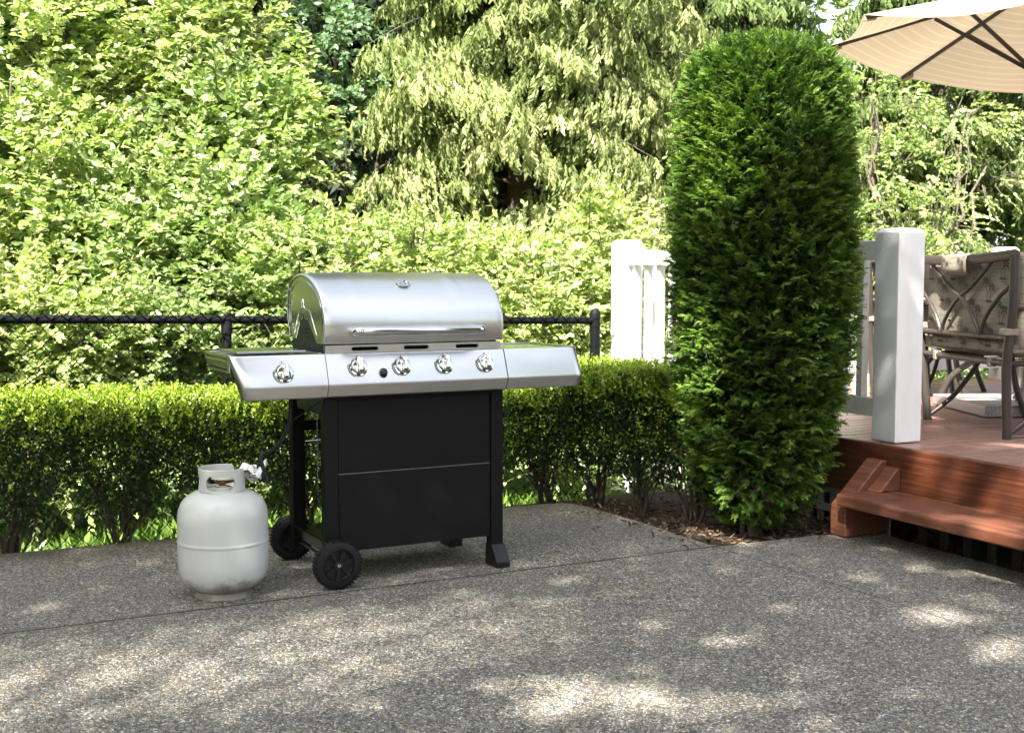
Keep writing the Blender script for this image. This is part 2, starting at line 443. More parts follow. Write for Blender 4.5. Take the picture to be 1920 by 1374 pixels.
# ---------------------------------------------------------------- ground
def hgt(x, y):
    u, v = uv((x, y))
    s = min(1, max(0, (v-5.32)/.7)); s = s*s*(3-2*s)
    z = -.03-.30*s
    if v > 6: z -= .05*min(v-6, 8)
    z += .012*noise.noise(Vector((x*2.3, y*2.3, 0)))+.05*s*noise.noise(Vector((x*.8, y*.8, 3)))
    return z
def ground():
    b = MB()
    xs = [-60, -40, -25, -15, -10, -8]+[-6+i*.2 for i in range(61)]+[7, 8, 10, 14, 20, 30, 45, 60]
    ys = [-40, -25, -12, -5, 0, 2]+[3+i*.2 for i in range(56)]+[15, 17, 20, 25, 32, 45, 60, 90]
    vs = []
    for y in ys:
        for x in xs:
            z = hgt(x, y)
            u, v = uv((x, y))
            if v < 4.0 or (u < 2.6 and v < 5.0): z = -.13
            vs.append((x, y, z))
    n = len(xs); fs = [(j*n+i, j*n+i+1, (j+1)*n+i+1, (j+1)*n+i) for j in range(len(ys)-1) for i in range(n-1)]
    b.add(vs, fs); return tag(b.build('ground', M_soil, smooth=True), kind='structure')
ground()
def patio():
    pts = [(-14, -1.33), (-2.08, 4.80), (-1.464, 5.10), (-.7, 5.48), (0, 5.83), (.16, 5.905), (.25, 5.925), (.31, 5.905), (.37, 5.83), (.591, 5.46), (.83, 4.975), (.845, 4.950), (.87, 4.950), (1.3, 5.155), (1.47, 5.20), (1.62, 5.20), (1.75, 4.9), (5.5, -3), (5.5, -14), (-14, -14)]
    b = MB(); b.prism([(x, y, -.12) for x, y in pts], (0, 0, .12))
    return tag(b.build('patio', M_patio, bevel=.008, seg=3), kind='structure')
patio()
def litter():
    N = 5200; P = []
    while len(P) < N:
        x, y = random.uniform(.2, 1.9), random.uniform(4.9, 6.1)
        u, v = uv((x, y))
        if u > 2.70+.02 and v < 5.5:
            P.append((x, y, hgt(x, y)+.004+.008*random.random()))
    # a few strays on the aggregate close to the bed
    for i in range(46):
        a = random.random(); e = (.35+a*.5, 5.85-a*.9); P.append((e[0]-abs(random.gauss(0, .10)), e[1]-abs(random.gauss(0, .07)), .004))
    P = np.array(P); n = len(P)
    d = rand_dirs(n); d[:, 2] *= .25; up = np.tile([0, 0, 1.0], (n, 1))+.5*rand_dirs(n)
    tv = [(-.10, 0, 0), (.10, 0, .03), (.14, .6, .10), (-.10, 1, 0)]
    return tag(scatter_mesh('leaf_litter', tv, [(0, 1, 2, 3)], P, orient(d, up), rng.uniform(.012, .045, n), M_litter, None), kind='stuff')
litter()
def ground_cover():
    N = 42000
    U_ = rng.uniform(-2.5, 7.0, N); V_ = rng.uniform(5.62, 9.5, N)
    P = np.array([[*(PU*u+PV*v).xy, 0] for u, v in zip(U_, V_)])
    P[:, 2] = [hgt(p[0], p[1])-.01 for p in P]
    d = rand_dirs(N)*.8; d[:, 2] = np.abs(d[:, 2])+.55
    tv = [(-.10, 0, 0), (.10, 0, 0), (.13, .45, -.02), (-.13, .45, -.02), (0, 1, -.22)]
    return tag(scatter_mesh('ground_cover', tv, [(0, 1, 2, 3), (3, 2, 4)], P, orient(d, rand_dirs(N)+np.array([0, 0, .6])), rng.uniform(.05, .14, N), M_grass, None), kind='stuff')
ground_cover()

# ---------------------------------------------------------------- gas grill (local x along its front, y = depth, z up)
GOFF = (-.32, .20, 0)
gU, gV = frame(28)
gP = Vector((-.0725, 4.598, 0))+gU*GOFF[0]+gV*GOFF[1]
def build_grill():
    g = empty('gas_grill', gP, R(28), 'stainless steel gas grill with black cabinet standing on the patio', 'grill')
    def B(b, name, mat, parent=g, **k): return b.build(name, mat, parent, off=GOFF, **k)
    # legs
    for x0, x1, y0, y1, z0 in ((-.680, -.6285, 0, .045, .10), (-.0085, .043, 0, .045, .035), (-.680, -.630, .375, .42, .07), (-.0085, .043, .375, .42, .035)):
        b = MB(); b.box(x0, x1, y0, y1, z0, .80); B(b, 'leg', M_black, bevel=.003)
    for y0, s in ((0, -1), (.42, 1)):
        b = MB(); yb = y0
        poly = [(-.011, yb+s*.004, .085), (-.011, yb+s*.052, .022), (-.011, yb+s*.052, 0), (-.011, yb-s*.048, 0), (-.011, yb-s*.048, .085)]
        b.prism(poly, (.058, 0, 0)); B(b, 'foot', M_plastic, bevel=.003)
    # cabinet front, in two pressed sheets
    b = MB(); b.box(-.626, -.0110, .006, .020, .4045, .80); B(b, 'front_panel', M_black, bevel=.002)
    b = MB(); b.box(-.626, -.0110, .004, .018, .118, .4015); B(b, 'front_panel', M_black, bevel=.002)
    b = MB(); b.box(-.626, -.0110, .0075, .0185, .4019, .4041); B(b, 'seam_highlight', M_dullsteel)  # added steel strip that stands in for the highlight along the sheet edge
    b = MB(); b.box(.030, .040, .046, .374, .12, .80); B(b, 'side_panel', M_black, bevel=.002)
    b = MB(); b.box(-.672, .03, .022, .41, .128, .150); b.box(-.678, -.668, .047, .373, .115, .158)
    b.lathe([(.085, .150), (.105, .151), (.112, .156), (.118, .151)], 40, Matrix.Translation((-.47, .21, 0)), cap=False)
    B(b, 'bottom_shelf', M_blackgloss, bevel=.003)
    b = MB(); b.tube([(-.655, -.045, .088), (-.655, .465, .088)], .006, 10); B(b, 'axle', M_frame, smooth=True)
    b = MB(); b.bar((-.66, .20, .79), (-.66, .20, .70), .01, .01); b.box(-.66, .03, .405, .41, .52, .56)
    B(b, 'cross_brace', M_black)
    # wheels
    for yc, out in ((-.052, -1), (.472, 1)):
        wp = empty_part('wheel', g, (-.655-GOFF[0], yc-GOFF[1], .088))
        M = Matrix.Rotation(R(90), 4, 'X')
        b = MB(); prof = [(.060, -.021), (.074, -.021), (.083, -.017), (.0865, -.008), (.0865, .008), (.083, .017), (.074, .021), (.060, .021), (.058, .012), (.058, -.012), (.060, -.021)]
        b.lathe(prof, 64, M, cap=False)
        for k in range(40):
            for sy in (-1, 1):
                a = 2*math.pi*(k+.25*sy)/40; m = Matrix.Rotation(a, 4, 'Y')
                b.box(-.0030, .0030, sy*.011-.0085, sy*.011+.0085, .0845, .0888, m)
        b.build('tyre', M_rubber, wp, smooth=True, auto=30)
        b = MB()
        b.lathe([(.0575, -.014), (.0575, .014), (.0545, .015), (.0500, .008), (.0500, -.008), (.0545, -.015), (.0575, -.014)], 64, M, cap=False)
        b.lathe([(.000, -.016), (.018, -.016), (.019, -.010), (.019, .010), (.018, .016), (0, .016)], 32, M)
        b.lathe([(.0, -.003), (.051, -.003), (.051, .003), (0, .003)], 48, M)
        for k in range(7):
            a = 2*math.pi*(k+.5)/7+math.pi
            d = Vector((math.sin(a), 0, -math.cos(a))); sdv = Vector((math.cos(a), 0, math.sin(a)))
            for so_ in (-1, 1):
                poly = [d*.017-sdv*.0045+Vector((0, so_*.004, 0)), d*.052-sdv*.0085+Vector((0, so_*.004, 0)), d*.052+sdv*.0085+Vector((0, so_*.004, 0)), d*.017+sdv*.0045+Vector((0, so_*.004, 0))]
                b.prism(poly, (0, so_*.009, 0))
        b.build('rim', M_plastic, wp, smooth=True, auto=30)
        b = MB(); b.lathe([(0, .0245), (.0065, .0235), (.0095, .019), (.0095, .015)], 24, M if out < 0 else Matrix.Rotation(R(-90), 4, 'X'))
        b.build('hub_cap', M_chrome, wp, smooth=True)
    # control panels: profile (y, z) swept along x
    prof = [(-.030, .8445), (-.043, .8445), (-.048, .839), (-.0845, .742), (-.0855, .735), (-.0840, .728), (-.0645, .694), (-.055, .690), (-.030, .690)]
    def face(x0, x1, end=None):
        b = MB(); secs = []
        def sec(xf, dy): return [(xf(z), min(-.02, y+dy), z) for y, z in prof]
        if end is None: secs = [sec(lambda z: x0, 0), sec(lambda z: x1, 0)]
        else:
            s = -1 if x1 < x0 else 1
            tap = .32 if s < 0 else -.05
            # x1 is the free end at the top, tapering in towards the bottom
            xe = lambda z, k: x1-s*(.8445-z)*tap-s*k
            secs = [sec(lambda z: x0, 0)]
            for k, dy in ((.040, 0), (.026, .0016), (.014, .006), (.006, .012), (.0015, .020), (0, .030)): secs.append(sec(lambda z, k=k: xe(z, k), dy))
        b.sweep(secs); return b
    cp = B(face(-.6895, .0195), 'control_panel', M_steel, smooth=True, auto=25, bevel=.0015)
    for (x0, x1) in ((-.6925, -1.033), (.0225, .352)):
        b = face(x0, x1, True)
        sh = B(b, 'side_shelf', M_steel, smooth=True, auto=25)
        b = MB(); xa, xb = (min(x0, x1), max(x0, x1))
        if x1 < x0: xa += .004
        else: xb -= .016
        # table top with a shallow sunk tray, and folded skirt
        yf, yb = -.020, .300
        b.box(xa, xb, yf, yb, .826, .8425)
        for args in ((xa, xb, yb-.012, yb, .8425, .8485), (xa, xa+.012, yf, yb-.012, .8425, .8485), (xb-.012, xb, yf, yb-.012, .8425, .8485)): b.box(*args)
        b.box(xa+.004, xb-.004, yb-.010, yb-.004, .790, .826)
        if x1 < x0: b.box(xa+.002, xa+.008, yf, yb-.01, .785, .826)
        else: b.box(xb-.008, xb-.002, yf, yb-.01, .785, .826)
        b.build('shelf_top', M_steel_shelf, sh, off=GOFF, bevel=.002)
        if x1 < x0:
            b = MB(); b.box(-.985, -.735, .025, .265, .8485, .8560); b.tube([(-.93, .268, .851), (-.79, .268, .851)], .006, 8)
            b.build('side_burner_lid', M_steel_shelf, sh, off=GOFF, bevel=.003)
            b = MB()
            for k in range(12): b.box(xa+.0010, xa+.0025, yf+.03+k*.021, yf+.040+k*.021, .795, .800)
            b.build('vent_slots', M_slot, sh, off=GOFF)
        b = MB(); b.box(xa+.02, xb-.02, .0, .27, .765, .790); b.build('support_bracket', M_black, sh, off=GOFF)
    # seams between the panel sections
    # knobs: axis frame of the sloped face
    nrm = Vector((0, -.937, .350)).normalized(); up = Vector((0, .350, .937)).normalized(); ax = Vector((1, 0, 0))
    def facepos(x, z, out=0):
        t = (.839-z)/(.839-.742); return Vector((x, -.048+t*(-.0845+.048), z))+nrm*out
    def fr(p, roll=0):
        M = Matrix((ax, up, nrm)).transposed().to_4x4(); M.translation = p
        return M @ Matrix.Rotation(roll, 4, 'Z')
    for i, (x, z, roll) in enumerate(((-.848, .783, R(-3)), (-.574, .795, R(-7)), (-.405, .793, R(-8)), (-.236, .793, R(-9)), (-.067, .793, R(-11)))):
        p = facepos(x, z); kp = empty_part('knob', g, p-Vector(GOFF))
        kp.matrix_local = Matrix.Translation(p-Vector(GOFF))
        M0 = fr(Vector((0, 0, 0)), roll)
        b = MB(); b.lathe([(.0, .001), (.0345, .001), (.0350, .004), (.0325, .0075), (.0285, .0085), (.0275, .0060)], 48, M0, cap=False); b.build('bezel', M_chrome, kp, smooth=True, auto=30)
        b = MB(); b.lathe([(.0275, .004), (.0275, .012), (.0255, .0165), (.0215, .0185), (0, .0195)], 48, M0, cap=False)
        # tapering finger grip
        sec = []
        for z_, hw, l0, l1 in ((.012, .0082, -.0255, .0265), (.030, .0070, -.0235, .0285), (.0375, .0062, -.0205, .0280), (.0395, .0048, -.0190, .0262)):
            sec.append([M0 @ Vector((-hw, l0, z_)), M0 @ Vector((hw, l0, z_)), M0 @ Vector((hw, l1, z_)), M0 @ Vector((-hw, l1, z_))])
        b.sweep(sec)
        b.build('grip', M_chrome, kp, smooth=True, auto=30, bevel=.001)
        b = MB()
        arc = [M0 @ Vector((.0385*math.cos(a), .0385*math.sin(a), .0014)) for a in [R(170+k*9) for k in range(10)]]
        b.tube(arc, [.0006+.0008*(1-k/9) for k in range(10)], 6)
        dot = [M0 @ Vector((-.006+.0024*math.cos(t), .040+.0024*math.sin(t), .0012)) for t in [R(40*k) for k in range(9)]]
        b.tube(dot, .0005, 5, closed=True)
        b.build('dial_mark', M_slot, kp)
    p = facepos(-.4815, .772); M0 = fr(p)
    b = MB(); b.lathe([(.0175, .001), (.0175, .004), (.0150, .010), (.0125, .016), (.006, .0185), (0, .019)], 32, M0 @ Matrix.Diagonal((.85, 1.05, 1, 1)))
    B(b, 'igniter_button', M_blackgloss, smooth=True, auto=50)
    # strip with three oval vents above the control panel
    b = MB(); x0, x1, z0, z1, yy = -.688, .012, .8455, .8735, -.038
    slots = ((-.588, -.487), (-.386, -.288), (-.176, -.083)); zc = .8595; hr = .0062
    ring = []
    xs = x0
    pts_top = z1; 
    def slotpts(a, c, r):
        pts = []
        for k in range(9): t = R(90+22.5*k); pts.append((a+r*math.cos(t), zc+r*math.sin(t)))
        for k in range(9): t = R(-90+22.5*k); pts.append((c+r*math.cos(t), zc+r*math.sin(t)))
        return pts
    edges = [x0, -.4365, -.232, x1]
    for i, (a, c) in enumerate(slots):
        sp = slotpts(a+.006, c-.006, hr); L, Rr = edges[i], edges[i+1]
        out = []
        for k in range(9): out.append((L, z1-(z1-z0)*k/8))
        for k in range(9): out.append((Rr, z0+(z1-z0)*k/8))
        n = 18; vs = [(x, yy, z) for x, z in out]+[(x, yy, z) for x, z in sp]+[(x, yy+.010, z) for x, z in sp]
        fs = []
        for k in range(n):
            j = (k+1) % n; fs.append((k, j, n+j, n+k)); fs.append((n+k, n+j, 2*n+j, 2*n+k))
        b.add(vs, fs)
        rim_ = [(x, yy-.0006, z) for x, z in slotpts(a+.006, c-.006, hr+.0016)]
        b.tube(rim_, .0014, 6, closed=True)
    b.box(x0, x1, yy+.012, yy+.014, z0, z1); b.add([(x0, yy, z1), (x1, yy, z1), (x1, yy+.02, z1+.0006), (x0, yy+.02, z1+.0006)], [(0, 1, 2, 3)])
    vs_ = B(b, 'vent_strip', M_steel, smooth=False)
    b = MB()
    for a, c in slots: b.box(a-.004, c+.004, yy+.0112, yy+.0118, z0+.004, z1-.004)
    b.build('slot', M_slot, vs_, off=GOFF)
    # firebox
    b = MB()
    poly = [(-.015, .872), (-.010, .70), (.03, .62), (.30, .62), (.345, .72), (.350, .885), (.30, .945), (.25, .985), (.12, .985), (.06, .93)]
    b.prism([(-.682, y, z) for y, z in poly], (.690, 0, 0)); 
    fb = B(b, 'firebox', M_black, bevel=.003)
    b = MB()
    for r_ in range(3):
        for c_ in range(4): b.lathe([(0, 0), (.0035, 0)], 8, Matrix.Translation((-.6826, .150+c_*.017, .925-r_*.014)) @ Matrix.Rotation(R(-90), 4, 'Y'), cap=False)
    b.build('vent_holes', M_slot, fb, off=GOFF)
    # lid
    lp = [(-.042, .879), (-.047, .905), (-.049, .945), (-.045, .975), (-.034, 1.005), (-.014, 1.036), (.014, 1.065), (.052, 1.092), (.100, 1.114), (.155, 1.128), (.205, 1.132), (.255, 1.129), (.300, 1.121), (.340, 1.106), (.370, 1.078), (.385, 1.040), (.388, .995), (.376, .940), (.352, .890)]
    # smooth the profile
    def cr(P, m=4):
        out = []
        for i in range(len(P)-1):
            p0, p1, p2, p3 = P[max(i-1, 0)], P[i], P[i+1], P[min(i+2, len(P)-1)]
            for k in range(m):
                t = k/m
                out.append(tuple(.5*((2*p1[j])+(-p0[j]+p2[j])*t+(2*p0[j]-5*p1[j]+4*p2[j]-p3[j])*t*t+(-p0[j]+3*p1[j]-3*p2[j]+p3[j])*t**3) for j in range(2)))
        return out+[P[-1]]
    lps = cr(lp)
    lid = empty_part('lid', g, (0-0, 0, 0))
    X0, X1 = -.694, .022
    b = MB()
    # shell crowned slightly towards the middle, with rolled ends
    secs = []
    cy, cz = .17, .98
    xsx = [(X0, .010), (X0+.0015, .005), (X0+.005, .0015), (X0+.012, 0)]+[(X0+.012+(X1-X0-.024)*k/34, 0) for k in range(1, 34)]+[(X1-.012, 0), (X1-.005, .0015), (X1-.0015, .005), (X1, .010)]
    for x, ins in xsx:
        t = (x-X0)/(X1-X0); crown = .0035*math.sin(math.pi*t)
        ridge = 0
        for rx in (-.553, -.152):
            ridge += .0042*math.exp(-((x-rx)/.008)**2)
        sec_ = []
        for y, z in lps:
            r = Vector((y-cy, z-cz)); rl = r.length; r.normalize()
            k = (crown+ridge*max(0, min(1, (z-1.02)/.06)) if y < .25 else crown)-ins
            sec_.append((x, y+r.x*k, z+r.y*k))
        secs.append(sec_)
    b.sweep(secs, caps=False, closed=False)
    b.build('shell', M_steel, lid, off=GOFF, smooth=True, auto=60, solid=.003)
    # end caps with the cut-out and pressed outline
    for xe, s in ((X0+.006, 1), (X1-.006, -1)):
        cap = [(y-(y-cy)*.025, z-(z-cz)*.03) for y, z in lps]
        notch = [(.292, .886), (.250, .945), (.243, .957), (.213, .960), (.206, .975), (.201, .990), (.195, .975), (.187, .960), (.150, .960), (.138, .950), (.052, .878)]
        poly = [(-.030, .878)]+cap[1:-1]+[(.350, .890)]+notch
        b = MB(); b.prism([(xe, y, z) for y, z in poly], (s*.008, 0, 0))
        ec = b.build('end_cap', M_steel_shelf, lid, off=GOFF, bevel=.0015)
        b = MB()
        inner = [(y-(y-cy)*.15, z-(z-cz)*.20) for y, z in lps if z > .90]
        line = [(xe-s*.001, y, z) for y, z in inner]
        b.tube(line, .0012, 6)
        em = [(-.012, .911), (.048, .908), (.096, .963), (.122, .992), (.150, .996), (.180, .999), (.190, 1.010), (.193, 1.030), (.200, 1.036), (.208, 1.030), (.211, 1.010), (.222, .999), (.252, .994), (.258, .975), (.285, .935), (.305, .905)]
        b.tube([(xe-s*.0010, y, z) for y, z in em], .0013, 6)
        b.tube([(xe-s*.001, y-(y-cy)*-.000, z) for y, z in [(q[0]-(q[0]-cy)*.055, q[1]-(q[1]-cz)*.065) for q in lps[1:-1]]], .0014, 6)
        b.build('pressed_rim', M_steel_shelf, lid, off=GOFF, smooth=True)
        b = MB()
        for (y, z) in ((.325, .938), (.322, .925), (.335, 1.02), (.262, .945)):
            b.lathe([(.0032, 0), (.0032, .002), (.0015, .003), (0, .003)], 12, Matrix.Translation((xe, y, z)) @ Matrix.Rotation(R(-90*s), 4, 'Y'))
        b.build('rivet', M_chrome, lid, off=GOFF, smooth=True)
    # handle
    b = MB(); hz, hy = .9235, -.098; xa, xb = -.588, -.088
    pts = [(xa, -.046, hz-.004), (xa, -.070, hz-.003), (xa+.003, -.086, hz-.001), (xa+.012, -.095, hz), (xa+.024, hy, hz), (xb-.024, hy, hz), (xb-.012, -.095, hz), (xb-.003, -.086, hz-.001), (xb, -.070, hz-.003), (xb, -.046, hz-.004)]
    b.tube(pts, .0165, 20); b.build('handle', M_chrome, lid, off=GOFF, smooth=True)
    # round badge of the thermometer kind on the crown of the lid
    bi = min(range(len(lps)), key=lambda i: abs(lps[i][1]-1.083) if lps[i][0] < .15 else 9)
    y_, z_ = lps[bi]; dy, dz = lps[bi+1][0]-lps[bi-1][0], lps[bi+1][1]-lps[bi-1][1]; tt = Vector((0, dy, dz)).normalized(); nn = Vector((0, -tt.z, tt.y))
    M0 = Matrix((Vector((1, 0, 0)), tt, nn)).transposed().to_4x4(); M0.translation = Vector((-.357, y_, z_))+nn*.003
    b = MB(); b.lathe([(.030, -.004), (.030, .005), (.0275, .009), (.0240, .009), (.0220, .006), (0, .0062)], 48, M0 @ Matrix.Diagonal((.98, .80, 1, 1)), cap=False)
    b.build('badge', M_chrome, lid, off=GOFF, smooth=True, auto=30)
    b = MB(); b.tube([M0 @ Vector((.013*math.cos(R(a)), .0085*math.sin(R(a)), .0066)) for a in range(0, 360, 20)], .0006, 5, closed=True); b.build('badge_ring', M_slot, lid, off=GOFF)
    # hose, wire and chain
    b = MB()
    def bez(P, m=10):
        out = []
        for i in range(len(P)-1):
            p0, p1, p2, p3 = [Vector(q) for q in (P[max(i-1, 0)], P[i], P[i+1], P[min(i+2, len(P)-1)])]
            for k in range(m):
                t = k/m; out.append(.5*((2*p1)+(p2-p0)*t+(2*p0-5*p1+4*p2-p3)*t*t+(3*p1-3*p2+p3-p0)*t**3))
        return out+[Vector(P[-1])]
    hose = bez([(-.795, .02, .72), (-.800, .015, .66), (-.815, -.01, .60), (-.850, -.05, .555), (-.915, -.12, .522), (-.955, -.165, .520), (-.966, -.180, .506), (-.960, -.190, .475), (-.953, -.20, .445), (-.948, -.205, .430)])
    b.tube(hose, .0068, 10); B(b, 'gas_hose', M_rubber, smooth=True)
    b = MB(); b.tube(bez([(-.64, .05, .70), (-.70, .03, .66), (-.78, .01, .618), (-.83, -.03, .60)]), .0022, 6); B(b, 'igniter_wire', M_plastic, smooth=True)
    b = MB()
    for k in range(46):
        z = .66-k*.0092; M = Matrix.Translation((-.575, .39, z)) @ Matrix.Rotation(R(90*(k % 2)), 4, 'Z')
        b.tube([M @ Vector((.0026*math.cos(t), 0, .0058*math.sin(t))) for t in [R(60*q) for q in range(6)]], .0007, 4, closed=True)
    B(b, 'chain', M_dullsteel)
    b = MB(); b.tube([(-.62, .404, .475), (-.50, .404, .478)], .004, 8); B(b, 'match_holder', M_chrome, smooth=True)
    return g
def empty_part(name, parent, loc):
    o = bpy.data.objects.new(name, None); C.objects.link(o); o.parent = parent; o.location = loc; o.empty_display_size = .02
    return o
grill = build_grill()

# ---------------------------------------------------------------- propane tank
def build_tank():
    T = empty('propane_tank', (-1.018, 4.178, 0), 0, 'white propane cylinder with dirt stained bottom standing on the patio left of the grill', 'propane tank')
    m = Mat('tank_paint').set(Roughness=.32)
    v = m.coord(); sx = m.node('ShaderNodeSeparateXYZ'); m.link(v, sx.inputs[0])
    f = m.noise(v, 9, 7, .7)
    low = m.math('ADD', m.math('MULTIPLY', m.math('SUBTRACT', .082, sx.outputs[2]), 16), m.math('MULTIPLY', m.math('ADD', f, -.5), 3.2))
    c = m.mix(m.ramp(m.noise(v, 3, 5), [(.35, (0, 0, 0)), (.7, (1, 1, 1))]), (.54, .55, .52), (.60, .61, .58))
    c = m.mix(m.ramp(low, [(.15, (0, 0, 0)), (.9, (.85, .85, .85))]), c, (.15, .13, .09))
    sp = m.noise(v, 70, 4, .7); c = m.mix(m.ramp(sp, [(.70, (0, 0, 0)), (.76, (.75, .75, .75))]), c, (.22, .16, .10))
    top = m.math('ADD', m.math('MULTIPLY', m.math('SUBTRACT', sx.outputs[2], .40), 7), m.math('MULTIPLY', f, 1.0))
    c = m.mix(m.ramp(top, [(.55, (0, 0, 0)), (1, (.4, .4, .4))]), c, (.50, .49, .42))
    m.link(c, m.p.inputs['Base Color']); m.p.inputs['Coat Weight'].default_value = .15
    m.link(m.bump(m.noise(v, 14, 4), .08, .01), m.p.inputs['Normal'])
    MT = m.m
    r = .1565
    prof = [(.088, .022), (.108, .026), (.128, .040), (.144, .062), (.153, .090), (.1560, .118), (r, .150), (r, .184), (r, .1885), (r+.0010, .191), (r+.0020, .1945), (r+.0010, .198), (r, .2005), (r, .205), (r, .262), (.1555, .285), (.1515, .308), (.1425, .330), (.128, .348), (.108, .361), (.085, .369), (.05, .374), (0, .376)]
    b = MB(); b.lathe(prof, 96, cap=True); b.build('vessel', MT, T, smooth=True, auto=60)
    b = MB(); b.lathe([(.097, .030), (.099, .004), (.102, .0), (.0975, .0), (.0945, .004), (.092, .030)], 72, cap=False); b.build('foot_ring', MT, T, smooth=True)
    # collar with openings
    Rc, z0, z1 = .0820, .362, .451; na, nz = 220, 30
    vs = []; idx = {}
    vis = lambda a: True
    b = MB()
    # angle measured from the side facing the camera (0), + to the right
    def pt(a, z):
        t = R(-90)+a; return (Rc*math.cos(t), Rc*math.sin(t), z)
    a0, a1 = R(-197), R(86)
    grid = [[(a0+(a1-a0)*i/na, z0+(z1-z0)*j/nz) for j in range(nz+1)] for i in range(na+1)]
    def hole(a, z):
        for ac, hw, zc, hh in ((R(8), .053, .403, .0255), (R(-72), .028, .403, .0245), (R(-150), .040, .403, .022)):
            da = (a-ac)*Rc; dz = z-zc
            ex = max(abs(da)-(hw-hh), 0)
            if ex*ex+dz*dz < hh*hh: return True
        # rounded upper corners and cut-back lower edge
        for ae, s in ((a0, 1), (a1, -1)):
            d = (a-ae)*Rc*s; e = z1-z; rr = .014
            if d < rr and e < rr and (rr-d)**2+(rr-e)**2 > rr*rr: return True
        if z < z0+.010 and (a % R(120)) > R(48): return True
        return False
    vs = [pt(a, z) for col in grid for a, z in col]; fs = []
    for i in range(na):
        for j in range(nz):
            a = (grid[i][j][0]+grid[i+1][j][0])/2; z = (grid[i][j][1]+grid[i][j+1][1])/2
            if not hole(a, z): fs.append((i*(nz+1)+j, (i+1)*(nz+1)+j, (i+1)*(nz+1)+j+1, i*(nz+1)+j+1))
    b.add(vs, fs); b.build('collar', MT, T, smooth=True, auto=60, solid=.0035)
    # valve
    b = MB(); b.lathe([(.026, .374), (.026, .384), (.011, .387), (.011, .418), (0, .418)], 24); b.box(-.020, .010, -.010, .010, .392, .402)
    b.tube([(.0, 0, .402), (.045, .030, .405), (.075, .045, .410)], .011, 12)
    vl = b.build('valve', M_brass, T, smooth=True, auto=35)
    b = MB(); b.lathe([(0, .408), (.034, .408), (.037, .411), (.037, .418), (.034, .421), (0, .423)], 24, Matrix.Translation((.004, 0, 0)) @ Matrix.Diagonal((1.15, .8, 1, 1))); b.lathe([(.030, .372), (.030, .380), (.020, .386), (.012, .386)], 24); b.build('hand_wheel', MT, vl, smooth=True, auto=35)
    # regulator, right of the collar
    rp = empty_part('regulator', T, (.108, .010, .428))
    M = Matrix.Rotation(R(62), 4, 'Y') @ Matrix.Rotation(R(0), 4, 'X')
    M = Vector((.80, -.55, .12)).to_track_quat('Z', 'Y').to_matrix().to_4x4()
    b = MB(); b.lathe([(0, -.020), (.020, -.020), (.024, -.016), (.024, -.006), (.030, -.004), (.031, .002), (.030, .006), (.020, .008), (.020, .026), (.0175, .028), (.0165, .021), (0, .021)], 36, M)
    b.tube([(-.045, .02, -.012), (-.020, .008, -.002)], .010, 12); b.build('regulator_body', M_chrome, rp, smooth=True, auto=30)
    b = MB(); N = 14; vs = []
    for i in range(N+1):
        for j in range(7):
            s = i/N; t = j/6-.5
            x = -.052+.100*s; y = -.010+t*.050; z = .030-.030*abs(t)**1.5*2+.010*math.sin(s*7)+.016*(s > .86)-.034*max(0, .25-s)*2
            z += .0045*noise.noise(Vector((s*9, t*7, 4)))*2; x += .004*noise.noise(Vector((s*8, t*9, 1)))
            vs.append((x, y*(1-.35*abs(s-.5)), z))
    fs = [(i*7+j, (i+1)*7+j, (i+1)*7+j+1, i*7+j+1) for i in range(N) for j in range(6)]
    b.add(vs, fs); b.build('crumpled_tag', M_paper, rp, smooth=False, solid=.0012)
build_tank()

